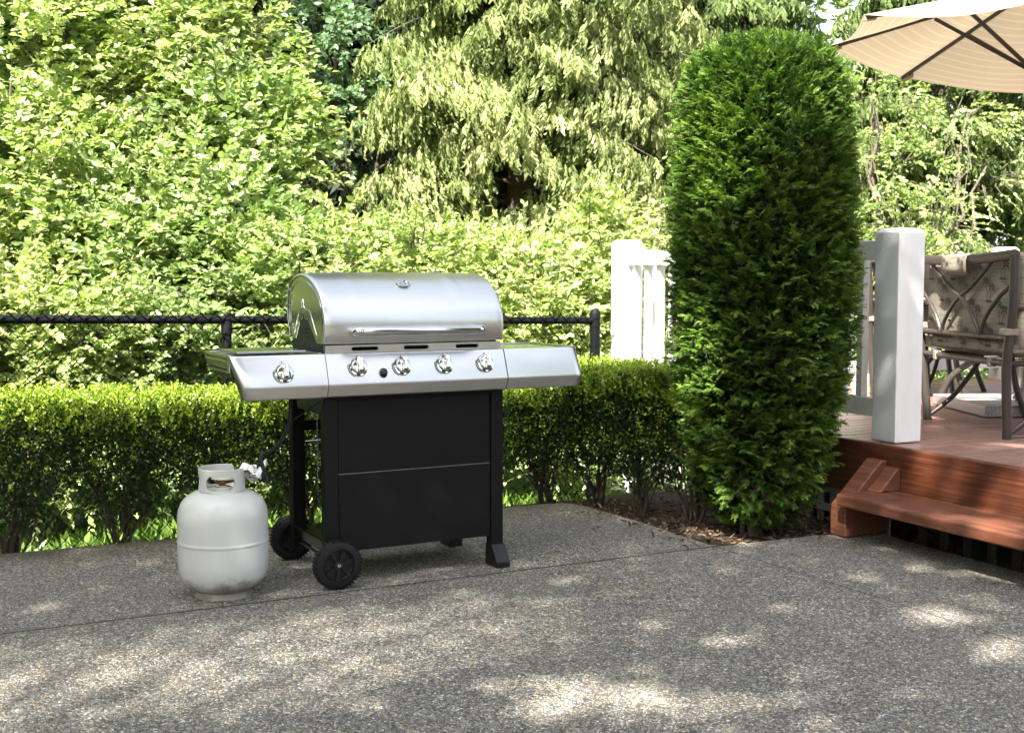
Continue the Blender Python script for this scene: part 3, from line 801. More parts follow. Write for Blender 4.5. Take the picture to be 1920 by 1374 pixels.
# ---------------------------------------------------------------- chain link fence beyond the hedge
def build_fence():
    V0, U0, U1 = 5.98, -.6, 3.66
    zt = lambda u: .93-.0145*(u-.45)
    f = empty('chain_link_fence', pw(1.5, V0, -.33), 0, 'black vinyl chain link fence running behind the clipped hedge', 'fence')
    o = pw(1.5, V0, -.33)
    b = MB(); b.tube([pw(U0, V0, zt(U0)), pw(U1, V0, zt(U1)-.01)], .0205, 16); b.build('top_rail', M_fence, f, off=o, smooth=True)
    for u, r, zz in ((-.35, .024, 0), (1.505, .024, 0), (3.66, .030, .045)):
        b = MB(); p = pw(u, V0+.002, -.45)
        if r > .025:
            zc = zt(u)+.030
            b.lathe([(r, 0), (r, zc+.45)], 20, Matrix.Translation(p)); 
            b.lathe([(r+.003, zc-.03+.45), (r+.0035, zc+.45), (r*.92, zc+.014+.45), (r*.6, zc+.026+.45), (0, zc+.031+.45)], 20, Matrix.Translation(p), cap=False)
            for dz in (-.075, -.19, -.5): b.lathe([(r+.003, zc+.45+dz), (r+.003, zc+.45+dz+.022)], 20, Matrix.Translation(p))
        else:
            b.lathe([(r, 0), (r, zt(u)+.45-.02)], 18, Matrix.Translation(p))
            b.lathe([(r+.004, zt(u)+.45-.075), (r+.004, zt(u)+.45-.020), (r*.8, zt(u)+.45+.004)], 18, Matrix.Translation(p))
            b.tube([pw(u-.012, V0, zt(u))+(-PV*.001), pw(u+.012, V0, zt(u))], .0255, 14)
        b.build('fence_post', M_fence, f, off=o, smooth=True, auto=35)
    b = MB(); pit = .0365; zb = -.36; hs = .0385; n = int((U1-.03-U0)/pit)
    for i in range(n):
        u = U0+i*pit; pts = []
        zt_ = zt(u)+.030; m = int((zt_-zb)/hs); prev = None
        for k in range(m+1):
            side = (k+i) % 2
            uu = u+(pit*1.06 if side else -pit*.06); z = zt_-k*hs
            dv = -.0225+(.0022 if side else -.0022)+.0016*math.sin(k*2.1+i)
            if z > zt(u)-.03: dv = -.0235
            pts.append(pw(uu, V0+dv, z))
        # knuckled end on top
        b.tube(pts, .0029, 5, cap=False)
        if i % 2 == 0: 
            t = pts[0]; b.tube([t, t+Vector((0, 0, .006)), t+PU*.006+Vector((0, 0, .004)), t+PU*.004-Vector((0, 0, .012))], .0018, 4)
    b.build('wire_mesh', M_wire, f, off=o)
build_fence()

# ---------------------------------------------------------------- box hedge shrubs
def shrub(name, base, ext, zt, label, nleaf, seed, group='clipped shrubs of the low hedge', gap=.13, ang=27.5, shape=None, newz=.095):
    """ext: half length along hedge, half depth"""
    random.seed(seed); base = Vector(base)
    s = empty(name, base, 0, label, 'shrub', group)
    eu, ev = frame(ang)
    # stems
    b = MB(); tips = []
    for i in range(15):
        a = random.uniform(-1, 1); c = random.uniform(-.8, .8)
        tips.append(base+eu*(a*ext[0]*.95)+ev*(c*ext[1]*.8)+Vector((0, 0, zt*random.uniform(.60, .9))))
    for t in tips:
        b0 = base+eu*random.uniform(-.035, .035)+ev*random.uniform(-.03, .03)-Vector((0, 0, .03))
        stems(b, b0, [t], random.uniform(.004, .0075), .002, .07, 6, 5)
        mid = b0.lerp(t, random.uniform(.3, .6)); mid.z += .05
        for q in range(3):
            tt = t+Vector((random.uniform(-.12, .12), random.uniform(-.12, .12), random.uniform(-.1, .1))); tt.z = min(tt.z, base.z+zt*.92)
            stems(b, mid, [tt], .004, .0015, .06, 4, 4)
    b.build('stems', M_twig, s, off=base, smooth=True)
    # leaves: mostly in the shell, thinner in the lower part with openings between shrubs
    r = np.random.default_rng(seed)
    P = []; D = []; T = []
    need = nleaf
    while need > 0:
        m = need*3+100
        a = r.uniform(-1.08, 1.08, m); c = r.uniform(-1, 1, m); z = r.uniform(.06, 1, m)
        # superellipse section widening upwards: stem gap at the bottom
        wid = np.clip((z-gap)/.42, 0, 1)**.6*.93+.07
        lat = np.abs(a)/np.maximum(.16, np.clip((z-gap*.7)/.40, 0, 1)**.75)
        nzv = np.array([noise.noise(Vector((base.x*3+a_*2.2*ext[0]/.21, c_*2.0, z_*3.4+seed))) for a_, c_, z_ in zip(a, c, z)])
        rim = np.maximum(np.abs(c)/wid, 0)
        inside = (rim < 1+.10*nzv) & (lat < 1.0+.35*nzv)
        shell = np.maximum(rim, (z-.0)**1.0)
        keep = inside & (r.random(m) < np.clip((shell-.45)*1.9, .10, 1)) & (nzv > -.42)
        keep &= r.random(m) < np.clip((z-.05)*3.4, .08, 1)
        top = zt*(1+.055*nzv)
        k = np.where(keep)[0][:need]
        for i in k:
            p = base+eu*(a[i]*ext[0])+ev*(c[i]*ext[1])+Vector((0, 0, z[i]*top[i]))
            P.append(p); D.append(eu*(a[i]*.2)+ev*(c[i]*1.0)+Vector((0, 0, max(0, z[i]-.4)*1.6)))
            T.append(z[i])
        need -= len(k)
    P = np.array(P); n = len(P); D = np.array(D)+.9*rand_dirs(n); T = np.array(T)
    tone = r.random(n)*.7+.25*(T > .82)
    ups = rand_dirs(n)+np.array([0, 0, .7])
    scatter_mesh('leaves', *SLEAF, P, orient(D, ups), r.uniform(.014, .023, n), M_box, s, tone, origin=base)
    # fresh growth: upright shoots on the clipped top, a few on the face
    ns = int(620*ext[0]*ext[1]/.05)
    A = r.uniform(-1, 1, ns); Cc = r.uniform(-1.03, 1.03, ns)
    PP = []; DD = []; SS = []
    for a_, c_ in zip(A, Cc):
        q = noise.noise(Vector((base.x*3+a_*2.2*ext[0]/.21, c_*2.0, 3.4+seed)))
        z0 = zt*(1+.055*q)-max(0, abs(c_)-.85)*.25-.01; h = newz*r.uniform(.35, 1.0)
        if abs(c_) > .93: z0 -= r.uniform(0, .05)
        o = base+eu*(a_*ext[0]*1.02)+ev*(c_*ext[1]*1.0)+Vector((0, 0, z0-.03))
        dirv = Vector((r.normal()*.22, r.normal()*.22, 1))
        for j in range(int(4+h*90)):
            t = j/(4+h*90); p = o+dirv*h*t; an = r.uniform(0, 6.28)
            PP.append(p); DD.append((math.cos(an), math.sin(an), 1.1-.3*t)); SS.append(r.uniform(.013, .022)*(1.05-.3*t))
    for q in range(int(60*ext[0]/.21)):
        a_ = r.uniform(-.9, .9); z_ = r.uniform(.35, .95)**.7
        o = base+eu*(a_*ext[0])-ev*(ext[1]*(.97))+Vector((0, 0, z_*zt))
        for j in range(6):
            PP.append(o+Vector((r.normal()*.012, r.normal()*.012, r.normal()*.012))-ev*.012*j*.5); DD.append(np.array((-ev+Vector((r.normal()*.6, r.normal()*.6, .5+r.normal()*.5))))); SS.append(r.uniform(.012, .019))
    PP = np.array(PP); n = len(PP)
    scatter_mesh('new_growth', *SLEAF, PP, orient(np.array(DD, float), rand_dirs(n)+np.array([0, 0, .3])), np.array(SS), M_boxnew, s, r.random(n), origin=base)
    return s
hl = [(-.05, 'shrub at the left end of the hedge, cut by the frame edge'),
      (.42, 'shrub in the hedge with a stem fan at the left frame edge'),
      (.86, 'thick stemmed shrub in the hedge well left of the propane tank'),
      (1.28, 'shrub in the hedge just left of the propane tank collar'),
      (1.70, 'shrub in the hedge directly behind the white propane tank'),
      (2.12, 'shrub in the hedge seen between the grill cart legs'),
      (2.55, 'hedge shrub hidden mostly behind the black cabinet of the grill'),
      (2.97, 'hedge shrub beside the right leg of the grill cabinet')]
for i, (u, lab) in enumerate(hl):
    p = pw(u, 5.31+.02*math.sin(i*2), -.03)
    shrub('clipped_shrub', p, (.235, .245), .640+.012*math.sin(i*1.7), lab, 10500, 40+i)
for i, (x, y, a, ex, zt, lab) in enumerate(((.43, 6.02, 5, (.24, .25), .70, 'hedge shrub right of the grill with open fan of stems above bark mulch'),
                                   (.63, 5.74, -25, (.22, .22), .70, 'bushy hedge shrub between the white railing and the mulch bed'),
                                   (.87, 5.60, -40, (.20, .22), .68, 'hedge shrub tucked against the left side of the tall arborvitae'))):
    shrub('clipped_shrub', (x, y, -.03), ex, zt, lab, 10500, 60+i, gap=.14, ang=a)

# ---------------------------------------------------------------- tall clipped arborvitae
def arborvitae():
    base = Vector((1.10, 5.36, -.03)); k = .00238
    A = empty('arborvitae', base, 0, 'tall dense dark green columnar arborvitae with rounded clipped top beside the deck', 'arborvitae')
    # height, centre offset, radius
    prof = [(0.03, -.02, .10), (.10, .0, .19), (.17, .0, .255), (.36, .01, .320), (.56, .005, .355), (.80, .012, .398), (1.10, .012, .412), (1.43, .012, .405), (1.76, .012, .388), (1.96, .012, .372), (2.06, .012, .33), (2.115, .012, .285), (2.15, .01, .17), (2.16, .01, .0)]
    zs = [p[0] for p in prof]; cs = [p[1] for p in prof]; rs = [p[2] for p in prof]
    NT = 13500; K = 9
    r = np.random.default_rng(5)
    zz = r.uniform(.05, 2.17, NT*2); keepp = r.random(NT*2) < np.interp(zz, zs, rs)/.44+.25*(zz > 1.95); zz = zz[keepp][:NT]; n = len(zz)
    th = r.uniform(0, 2*math.pi, n)
    lump = np.array([noise.noise(Vector((math.cos(t)*2.4, math.sin(t)*2.4, z*3.0))) for t, z in zip(th, zz)])
    lump2 = np.array([noise.noise(Vector((math.cos(t)*7.5, math.sin(t)*7.5, z*9.0+5))) for t, z in zip(th, zz)])
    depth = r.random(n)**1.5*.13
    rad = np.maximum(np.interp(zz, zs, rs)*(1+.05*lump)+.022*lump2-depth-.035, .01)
    cx = np.interp(zz, zs, cs)
    O = np.stack([base.x+cx+rad*np.cos(th), base.y+rad*np.sin(th), base.z+zz], 1)
    drdz = np.interp(zz, zs, np.gradient(rs, zs))
    out = np.stack([np.cos(th), np.sin(th), np.clip(-drdz, -.6, 4)], 1); out /= np.linalg.norm(out, axis=1, keepdims=True)
    tdir = out*.8+np.array([0, 0, .42])+.42*rand_dirs(n); tdir /= np.linalg.norm(tdir, axis=1, keepdims=True)
    kk = np.arange(K)
    side = np.cross(tdir, np.array([0, 0, 1.0])+.6*rand_dirs(n)); side /= np.linalg.norm(side, axis=1, keepdims=True)
    L = r.uniform(.028, .062, n)
    t = kk/(K-1)
    P = O[:, None, :]+tdir[:, None, :]*(L[:, None]*t[None, :])[:, :, None]
    sg = np.where(kk % 2 == 0, 1, -1)
    D = tdir[:, None, :]*(.7+.6*t[None, :, None])+side[:, None, :]*(sg*(1-.55*t))[None, :, None]*.9+.25*r.normal(size=(n, K, 3))
    D[:, :, 2] -= .10
    nrm_ = np.cross(side, tdir); ups = nrm_[:, None, :]+.35*r.normal(size=(n, K, 3))
    size = (L[:, None]*r.uniform(.45, .75, (n, K)))*(1.1-.25*t[None, :])
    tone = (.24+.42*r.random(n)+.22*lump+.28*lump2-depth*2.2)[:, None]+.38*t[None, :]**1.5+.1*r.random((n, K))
    P = P.reshape(-1, 3)
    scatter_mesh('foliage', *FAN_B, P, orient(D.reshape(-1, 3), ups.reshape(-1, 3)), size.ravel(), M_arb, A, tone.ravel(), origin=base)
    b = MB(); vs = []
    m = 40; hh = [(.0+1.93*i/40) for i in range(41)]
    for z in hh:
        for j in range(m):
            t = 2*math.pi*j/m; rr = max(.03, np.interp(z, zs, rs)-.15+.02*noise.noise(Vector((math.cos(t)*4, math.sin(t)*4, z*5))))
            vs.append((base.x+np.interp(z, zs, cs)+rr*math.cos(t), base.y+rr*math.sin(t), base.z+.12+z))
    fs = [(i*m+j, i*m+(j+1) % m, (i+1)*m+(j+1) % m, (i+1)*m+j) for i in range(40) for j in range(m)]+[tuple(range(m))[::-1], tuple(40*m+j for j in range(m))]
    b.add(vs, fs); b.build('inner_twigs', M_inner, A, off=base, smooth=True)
    b = MB()
    random.seed(3)
    for i in range(11):
        a = random.uniform(0, 6.28); b0 = base+Vector((-.04+.03*math.cos(a), -.04+.03*math.sin(a), -.02))
        stems(b, b0, [b0+Vector((random.uniform(-.10, .12), random.uniform(-.14, .05), random.uniform(.28, .45)))], .013, .006, .04, 5, 6)
    for i in range(14):
        a = random.uniform(0, 6.28); rr = random.uniform(.1, .26); stems(b, base+Vector((-.03, -.03, .05)), [base+Vector((rr*math.cos(a), rr*math.sin(a), random.uniform(.12, .3)))], .006, .002, .05, 4, 4)
    b.build('trunk', M_bark, A, off=base, smooth=True)
    # dead brown sprays low on the shaded side
    n = 260; a = r.uniform(0, 6.28, n); rr = r.uniform(.05, .25, n); z = r.uniform(.10, .38, n)
    P = np.stack([base.x+rr*np.cos(a), base.y+rr*np.sin(a), base.z+z], 1)
    scatter_mesh('dead_sprays', *FAN_D, P, orient(np.stack([np.cos(a), np.sin(a), -.4+0*a], 1)+.5*rand_dirs(n), rand_dirs(n)), r.uniform(.025, .05, n), M_litter, A, r.random(n)*.35, origin=base)
arborvitae()

# ---------------------------------------------------------------- deck
DZ = .385
def build_deck():
    o = dw(3.775, 4.0, 0)
    d = empty('wooden_deck', o, R(26), 'raised wooden deck with red stained fascia board behind the arborvitae', 'deck')
    def L(u, v): return u-3.775, v-4.0
    def bd(b, name, mat, **k): return b.build(name, mat, d, **k)
    # boards run along local x
    b = MB(); pw_ = .092; n = 0
    random.seed(2)
    v = 0.0
    y = -5.2
    while y < 2.45:
        x = .012
        while x < 6.5:
            x2 = min(6.5, x+random.choice((2.4, 3.0, 3.6, 4.2)))
            dz = random.uniform(-.0012, .0012)
            b.box(x, x2-.003, y+.0035, y+pw_-.0035, DZ-.028+dz, DZ+dz); x = x2
        y += pw_
    bd(b, 'decking', M_deck, bevel=.003)
    b = MB(); b.box(-.028, .010, -5.2, 2.5, .150, DZ+.003); bd(b, 'fascia', M_redwood, bevel=.008, seg=3)
    b = MB(); b.box(-.028, 6.5, 2.47, 2.508, .150, DZ+.001); bd(b, 'fascia', M_redwood, bevel=.006)
    b = MB()
    for k in range(8): b.box(.05, 6.4, -5+k*.95, -4.955+k*.95, .16, DZ-.030)
    for xx in (.3, 2.6, 5):
        for yy in (2.2, 0, -2.4, -4.6): b.box(xx, xx+.09, yy, yy+.09, -.4, DZ-.03)
    bd(b, 'joists', M_barkdark)
    # lattice skirt under the fascia
    b = MB(); y = -5.1
    while y < -.1:
        b.box(.032, .040, y, y+.045, -.06, .2); y += .125
    bd(b, 'slats_behind_step', M_barkdark)  # lattice coloured dark here to stand in for the shade under the step
    b = MB(); y = -.03
    while y < 2.4:
        b.box(.012, .022, y, y+.038, -.06, .2); y += .088
    for z in (.028, .118): b.box(-.006, .0105, .05, 2.4, z, z+.034)
    bd(b, 'lattice_skirt', M_greywood, bevel=.0015)
    # ---- step
    s = empty('deck_step', o, R(26), 'reddish wooden step with a sloping side board at the deck edge', 'step')
    b = MB(); b.box(-.318, -.029, -5.0, -.055, .148, .200); b.build('tread', M_step, s, bevel=.010, seg=3)
    for y0, y1 in ((-.055, .040), (-2.6, -2.51)):
        b = MB(); poly = [(-.0295, y0, .005), (-.262, y0, .005), (-.262, y0, .128), (-.255, y0, .142), (-.062, y0, .325), (-.0295, y0, .325)]
        if y0 > -1:
            b.prism(poly, (0, y1-y0, 0)); b.build('side_board', M_step, s, bevel=.006, seg=3)
    b = MB()
    for yy in (-.10, -.62, -1.2, -1.8):
        for xx in (-.27, -.10): b.lathe([(.0045, 0), (.0045, .0012), (0, .0012)], 10, Matrix.Translation((xx, yy, .2004)))
    for yy in (-.02, .02): b.lathe([(.004, 0), (.004, .001), (0, .001)], 8, Matrix.Translation((-.10, yy, .292)) @ Matrix.Rotation(R(-43), 4, 'Y'))
    b.build('screws', M_dullsteel, s)
    b = MB(); poly = [(-.030, -.135, .2015), (-.150, -.135, .2015), (-.118, -.135, .228), (-.048, -.135, .298), (-.030, -.135, .300)]
    b.prism(poly, (0, .078, 0)); b.build('corner_block', M_step, s, bevel=.005)
    return d
build_deck()

def post(b, u, v, w_, z0, z1):
    """square post with chamfered top"""
    def sec(h, z): return [dw(u-h, v-h, z), dw(u+h, v-h, z), dw(u+h, v+h, z), dw(u-h, v+h, z)]
    h = w_/2; b.sweep([sec(h, z0), sec(h, z1-.016), sec(h-.014, z1)])
def build_rail():
    # side railing A-B
    o = dw(3.90, 5.2, DZ)
    r = empty('deck_railing', o, 0, 'white painted railing along the deck edge, mostly hidden behind the arborvitae', 'railing')
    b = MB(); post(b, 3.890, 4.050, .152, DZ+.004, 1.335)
    p = b.build('newel_post', [M_white, M_whiterough_shade], r, off=o, bevel=.008, seg=3)
    # the side facing left is rough sawn, its shade painted in as grey
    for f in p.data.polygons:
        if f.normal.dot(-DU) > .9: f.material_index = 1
    b = MB(); post(b, 3.885, 6.35, .143, -.2, 1.352); b.build('corner_post', M_white, r, off=o, bevel=.006, seg=2)
    def rail(u0, v0, u1, v1, z0, z1, wd, name, parent, oo):
        b = MB(); a = dw(u0, v0, (z0+z1)/2); c = dw(u1, v1, (z0+z1)/2); b.bar(a, c, wd, z1-z0); b.build(name, M_white, parent, off=oo, bevel=.004)
    rail(3.865, 4.1265, 3.865, 6.340, 1.197, 1.285, .045, 'top_rail', r, o)
    rail(3.825, 6.26, 3.825, 6.2785, 1.18, 1.19, .01, 'rail_bracket', r, o)
    rail(3.885, 4.1265, 3.885, 6.2785, .487, .572, .050, 'bottom_rail', r, o)
    v = 4.27
    while v < 6.25:
        b = MB(); b.bar(dw(3.885, v, .5725), dw(3.885, v, 1.1965), .038, .038, up=tuple(DU)); b.build('baluster', M_white, r, off=o, bevel=.002); v += .131
    # far railing
    o2 = dw(6.6, 6.45, DZ)
    q = empty('deck_railing', o2, 0, 'sunlit white railing at the far side of the deck behind the chairs', 'railing')
    rail(3.9575, 6.35, 7.05, 6.35, 1.197, 1.285, .045, 'top_rail', q, o2)
    rail(3.9575, 6.35, 7.05, 6.35, .470, .560, .050, 'bottom_rail', q, o2)
    u = 4.09
    while u < 7.0:
        b = MB(); b.bar(dw(u, 6.35, .5605), dw(u, 6.35, 1.1965), .038, .038, up=tuple(DU)); b.build('baluster', M_white, q, off=o2, bevel=.002); u += .131
    b = MB(); post(b, 7.12, 6.35, .135, DZ-.1, 1.35); b.build('far_post', M_white, q, off=o2, bevel=.006)
    b = MB(); b.box(-.05, .05, -.05, .05, 0, .083, Matrix.Translation(dw(5.75, 6.35, DZ+.002)) @ Matrix.Rotation(R(26), 4, 'Z')); b.build('support_block', M_white, q, off=o2, bevel=.003)
build_rail()

# ---------------------------------------------------------------- patio chairs
def fabric(name, base=(.235, .205, .160)):
    m = Mat(name).set(Roughness=.85)
    v = m.coord((6, 6, 160)); f = m.noise(v, 1.6, 4, .6)
    c = m.ramp(f, [(.38, tuple(x*.62 for x in base)), (.48, base), (.8, tuple(x*1.12 for x in base))])
    m.link(c, m.p.inputs['Base Color'])
    wv = m.noise(m.coord((600, 600, 600)), 1, 2); wr = m.noise(m.coord(), 7, 3)
    m.link(m.bump(wv, .12, .001, m.bump(wr, .35, .03)), m.p.inputs['Normal'])
    return m.m
M_fabric = fabric('printed_fabric'); M_motif = plain('fabric_print', (.045, .036, .030), .85)
def palm_motif(b, cx, cz, s, plane, lean=0):
    """two little palms on an islet, flat print; plane(x, z) -> point"""
    def poly(pts): b.add([plane(cx+x*s, cz+z*s) for x, z in pts], [tuple(range(len(pts)))])
    def palm(x0, z0, h, k):
        m = 6
        for i in range(m):
            t, t2 = i/m, (i+1)/m; xa = x0+k*t*t*h*.35; xb = x0+k*t2*t2*h*.35
            poly([(xa-.020, z0+h*t), (xa+.020, z0+h*t), (xb+.016, z0+h*t2), (xb-.016, z0+h*t2)])
        tx, tz = x0+k*h*.35, z0+h
        for a in (-25, 20, 60, 115, 155, 205):
            a = R(a); L = .30
            p1 = (tx+L*.55*math.cos(a), tz+L*.55*math.sin(a)+.04); p2 = (tx+L*math.cos(a), tz+L*math.sin(a)-.10)
            nx, nz = -math.sin(a)*.045, math.cos(a)*.045
            poly([(tx, tz), (p1[0]-nx, p1[1]-nz), (p1[0]+nx, p1[1]+nz)]); poly([(p1[0]-nx, p1[1]-nz), p2, (p1[0]+nx, p1[1]+nz)])
    palm(-.10, 0, .75, -.6); palm(.12, .02, .48, .5)
    poly([(-.28, -.02), (-.10, -.06), (.18, -.06), (.32, -.02), (.12, .035), (-.14, .035)])
def cushion(b, x0, x1, y0, y1, z0, z1, r=.03, puff=.012, nx=18, nz=12, axis='y', seed=0):
    """rounded pillow box; thin axis 'y' (back) or 'z' (seat)"""
    ny = 4
    vs = []; mp = {}
    def P(i, j, k):
        u, v, w_ = i/nx, j/ny, k/nz
        x = x0+(x1-x0)*u; a = y0+(y1-y0)*v; c = z0+(z1-z0)*w_
        cx_, ca, cc = (x0+x1)/2, (y0+y1)/2, (z0+z1)/2
        ed = min(u, 1-u, w_, 1-w_)*2
        th = (ed*4 if ed < .25 else 1)**.5 if ed > 0 else 0
        th = .45+.55*th
        a = ca+(a-ca)*(th)+(a-ca)*puff/((y1-y0)/2)*(math.sin(math.pi*u)*math.sin(math.pi*w_))**.5*1.0
        a += .0045*noise.noise(Vector((x*9+seed, c*9, v*2)))+.003*noise.noise(Vector((x*22, c*16, seed)))
        # rounded corners in plan
        if min(u, 1-u) < .001 and min(w_, 1-w_) < .001: x += (cx_-x)*.03; c += (cc-c)*.03
        return (x, a, c) if axis == 'y' else (x, c, a)
    def vid(i, j, k):
        if (i, j, k) not in mp: mp[(i, j, k)] = len(vs); vs.append(P(i, j, k))
        return mp[(i, j, k)]
    fs = []
    for i in range(nx):
        for k in range(nz):
            for j in (0, ny): fs.append((vid(i, j, k), vid(i+1, j, k), vid(i+1, j, k+1), vid(i, j, k+1)))
    for i in range(nx):
        for j in range(ny):
            for k in (0, nz): fs.append((vid(i, j, k), vid(i+1, j, k), vid(i+1, j+1, k), vid(i, j+1, k)))
    for k in range(nz):
        for j in range(ny):
            for i in (0, nx): fs.append((vid(i, j, k), vid(i, j+1, k), vid(i, j+1, k+1), vid(i, j, k+1)))
    b.add(vs, fs)
def crl(P, m=6):
    out = []
    for i in range(len(P)-1):
        p0, p1, p2, p3 = [Vector(q) for q in (P[max(i-1, 0)], P[i], P[i+1], P[min(i+2, len(P)-1)])]
        for k in range(m):
            t = k/m; out.append(.5*((2*p1)+(p2-p0)*t+(2*p0-5*p1+4*p2-p3)*t*t+(3*p1-3*p2+p3-p0)*t**3))
    return out+[Vector(P[-1])]
def make_chair():
    c = empty('patio_chair', (0, 0, 0), 0)
    hw, ht = .395, .485
    for s in (-1, 1):
        b = MB(); b.tube(crl([(s*hw, .015, 0), (s*(hw+.012), .0, .20), (s*(hw+.028), -.012, .36), (s*(ht-.022), -.012, .60), (s*ht, -.022, .835)]), .0215, 12)
        b.lathe([(.023, 0), (.023, .012)], 12, Matrix.Translation((s*hw, .015, 0))); b.build('rear_leg', M_frame, c, smooth=True)
        b = MB(); b.tube(crl([(s*(hw-.01), .56, 0), (s*(hw), .50, .16), (s*(hw+.02), .47, .36), (s*(hw+.05), .44, .52), (s*(hw+.06), .36, .60), (s*(hw+.065), .16, .605), (s*(ht-.035), .0, .60)]), .017, 10); b.build('arm_and_front_leg', M_frame, c, smooth=True)
        b = MB(); b.tube(crl([(s*(hw), .0, .012), (s*hw, .04, .035), (s*hw, .16, .13), (s*hw, .27, .27), (s*hw, .31, .35)]), .013, 10); b.build('curved_brace', M_frame, c, smooth=True)
    b = MB(); b.tube(crl([(-ht, -.022, .835), (-ht*.5, -.030, .822), (0, -.034, .815), (ht*.5, -.030, .822), (ht, -.022, .835)]), .0245, 12); b.build('top_bar', M_frame, c, smooth=True)
    b = MB(); b.tube([(-hw-.05, -.012, .462), (hw+.05, -.012, .462)], .0135, 10); b.build('lower_bar', M_frame, c, smooth=True)
    b = MB()
    for s in (-1, 1):
        b.tube(crl([(s*.315, -.030, .815), (s*.12, -.026, .700), (-s*.045, -.026, .620), (-s*.155, -.026, .520), (-s*.185, -.022, .468)]), .0095, 8)
        b.tube(crl([(s*(ht-.035), -.026, .690), (s*.36, -.026, .640), (s*.26, -.026, .560), (s*.215, -.024, .500), (s*.205, -.022, .468)]), .0095, 8)
    b.build('lattice', M_frame, c, smooth=True)
    b = MB()
    b.tube([(-hw-.02, .0, .345), (hw+.02, .0, .345)], .0155, 10); b.tube([(-hw, .50, .345), (hw, .50, .345)], .0135, 10)
    for s in (-1, 1): b.tube([(s*(hw+.005), 0, .345), (s*(hw+.005), .50, .345)], .013, 10)
    for k in range(5): b.bar((-.3+k*.15, 0, .3575), (-.3+k*.15, .5, .3575), .045, .003)
    b.build('seat_frame', M_frame, c, smooth=True, auto=40)
    # cushions
    b = MB(); cushion(b, -.455, .455, .012, .095, .400, .848, puff=.010, nx=22, nz=14, axis='y', seed=3)
    bc = b.build('back_cushion', M_fabric, c, smooth=True, auto=70)
    b = MB()
    random.seed(12)
    pl = lambda x, z: (x, .0045-.0015, z)
    rows = [(.455, 0), (.56, .5), (.66, 0), (.765, .5)]
    for ri, (z, sh) in enumerate(rows):
        for ci in range(-3, 4):
            x = (ci+sh)*.235
            if abs(x) < .42: palm_motif(b, x+random.uniform(-.01, .01), z-.035, .118, lambda x, z: (x, .0035-.012*(1-((x)/.455)**2)**.5 if abs(x) < .45 else .004, z))
    b.build('palm_print', M_motif, bc)
    b = MB(); cushion(b, -.445, .445, .37, .455, .0, .57, puff=.008, nx=22, nz=12, axis='z', seed=9)
    scn = b.build('seat_cushion', M_fabric, c, smooth=True, auto=70)
    b = MB()
    for z_, k in ((.381, 0), (.447, 1)):
        b.tube([(x, -.004+.004*math.sin(x*9), z_+.004*math.sin(x*14+k*2)) for x in np.linspace(-.44, .44, 24)], .0028, 6)
    b.build('piping', M_motif, scn, smooth=True)
    b = MB()
    for ci in range(-2, 3): palm_motif(b, ci*.17, .395, .06, lambda x, z: (x, -.009, z))
    b.build('palm_print', M_motif, scn)
    # cloth sleeve over the top bar and ties
    b = MB(); q = [(-.003, .845), (-.030, .848), (-.060, .838), (-.067, .815), (-.066, .780), (-.062, .745)]
    secs = [[(x, y+.002*math.sin(x*30), z) for y, z in q] for x in np.linspace(-.125, .125, 9)]
    b.sweep(secs, caps=False, closed=False); sl = b.build('top_sleeve', M_fabric, c, smooth=True, solid=.003)
    b = MB()
    for xx in (-.07, .08): palm_motif(b, xx, .765, .07, lambda x, z: (x, -.0705, z))
    b.build('palm_print', M_motif, sl)
    for x, z in ((ht-.022-.025, .49), (-(ht-.022-.025), .49)):
        b = MB(); b.box(x-.032, x+.032, -.045, .02, z-.016, z+.016); b.build('tie', M_fabric, c, bevel=.006)
    for x in (-.27, .27):
        b = MB(); b.box(x-.014, x+.014, -.020, .018, .322, .368); b.build('tie', M_fabric, c, bevel=.005)
    return c
def copy_tree(o, parent=None):
    n = o.copy(); C.objects.link(n)
    if parent: n.parent = parent
    for ch in list(o.children): copy_tree(ch, n)
    return n
ch0 = make_chair()
chairs = [((2.192, 5.815, DZ), -83.4, 'brown framed patio chair with palm print cushions, its back towards the camera'),
          ((2.40, 7.70, DZ), -118, 'patio chair partly visible between the arborvitae and the rough white post'),
          ((3.20, 8.05, DZ), 176, 'patio chair on the far side of the table, only its legs showing'),
          ((3.72, 6.15, DZ), 30, 'patio chair at the right edge of the photo beyond the nearest chair')]
for i, (p, rz, lab) in enumerate(chairs):
    o = ch0 if i == 0 else copy_tree(ch0)
    o.location = p; o.rotation_euler = (0, 0, R(rz)); tag(o, lab, 'patio chair', 'patio chairs around the deck table')

def build_table():
    c = Vector((3.02, 6.95, DZ)); t = empty('patio_table', c, R(20), 'round brown patio table behind the nearest chair on the deck', 'table')
    b = MB(); b.lathe([(0, .625), (.55, .625), (.56, .632), (.56, .645), (.55, .650), (0, .650)], 64); b.build('table_top', M_frame, t, smooth=True, auto=35)
    for k in range(4):
        a = R(45+90*k); d = Vector((math.cos(a), math.sin(a), 0)); e = Vector((-d.y, d.x, 0))
        for s in (-1, 1):
            b = MB(); b.tube(crl([d*.50+e*s*.05, d*.44+e*s*.05+Vector((0, 0, .15)), d*.26+e*s*.045+Vector((0, 0, .32)), d*.30+e*s*.045+Vector((0, 0, .5)), d*.42+e*s*.045+Vector((0, 0, .622))]), .019, 10); b.build('leg', M_frame, t, smooth=True)
    b = MB(); b.tube([Vector((.27*math.cos(R(a)), .27*math.sin(R(a)), .33)) for a in range(0, 360, 15)], .012, 8, closed=True); b.build('ring', M_frame, t, smooth=True)
build_table()

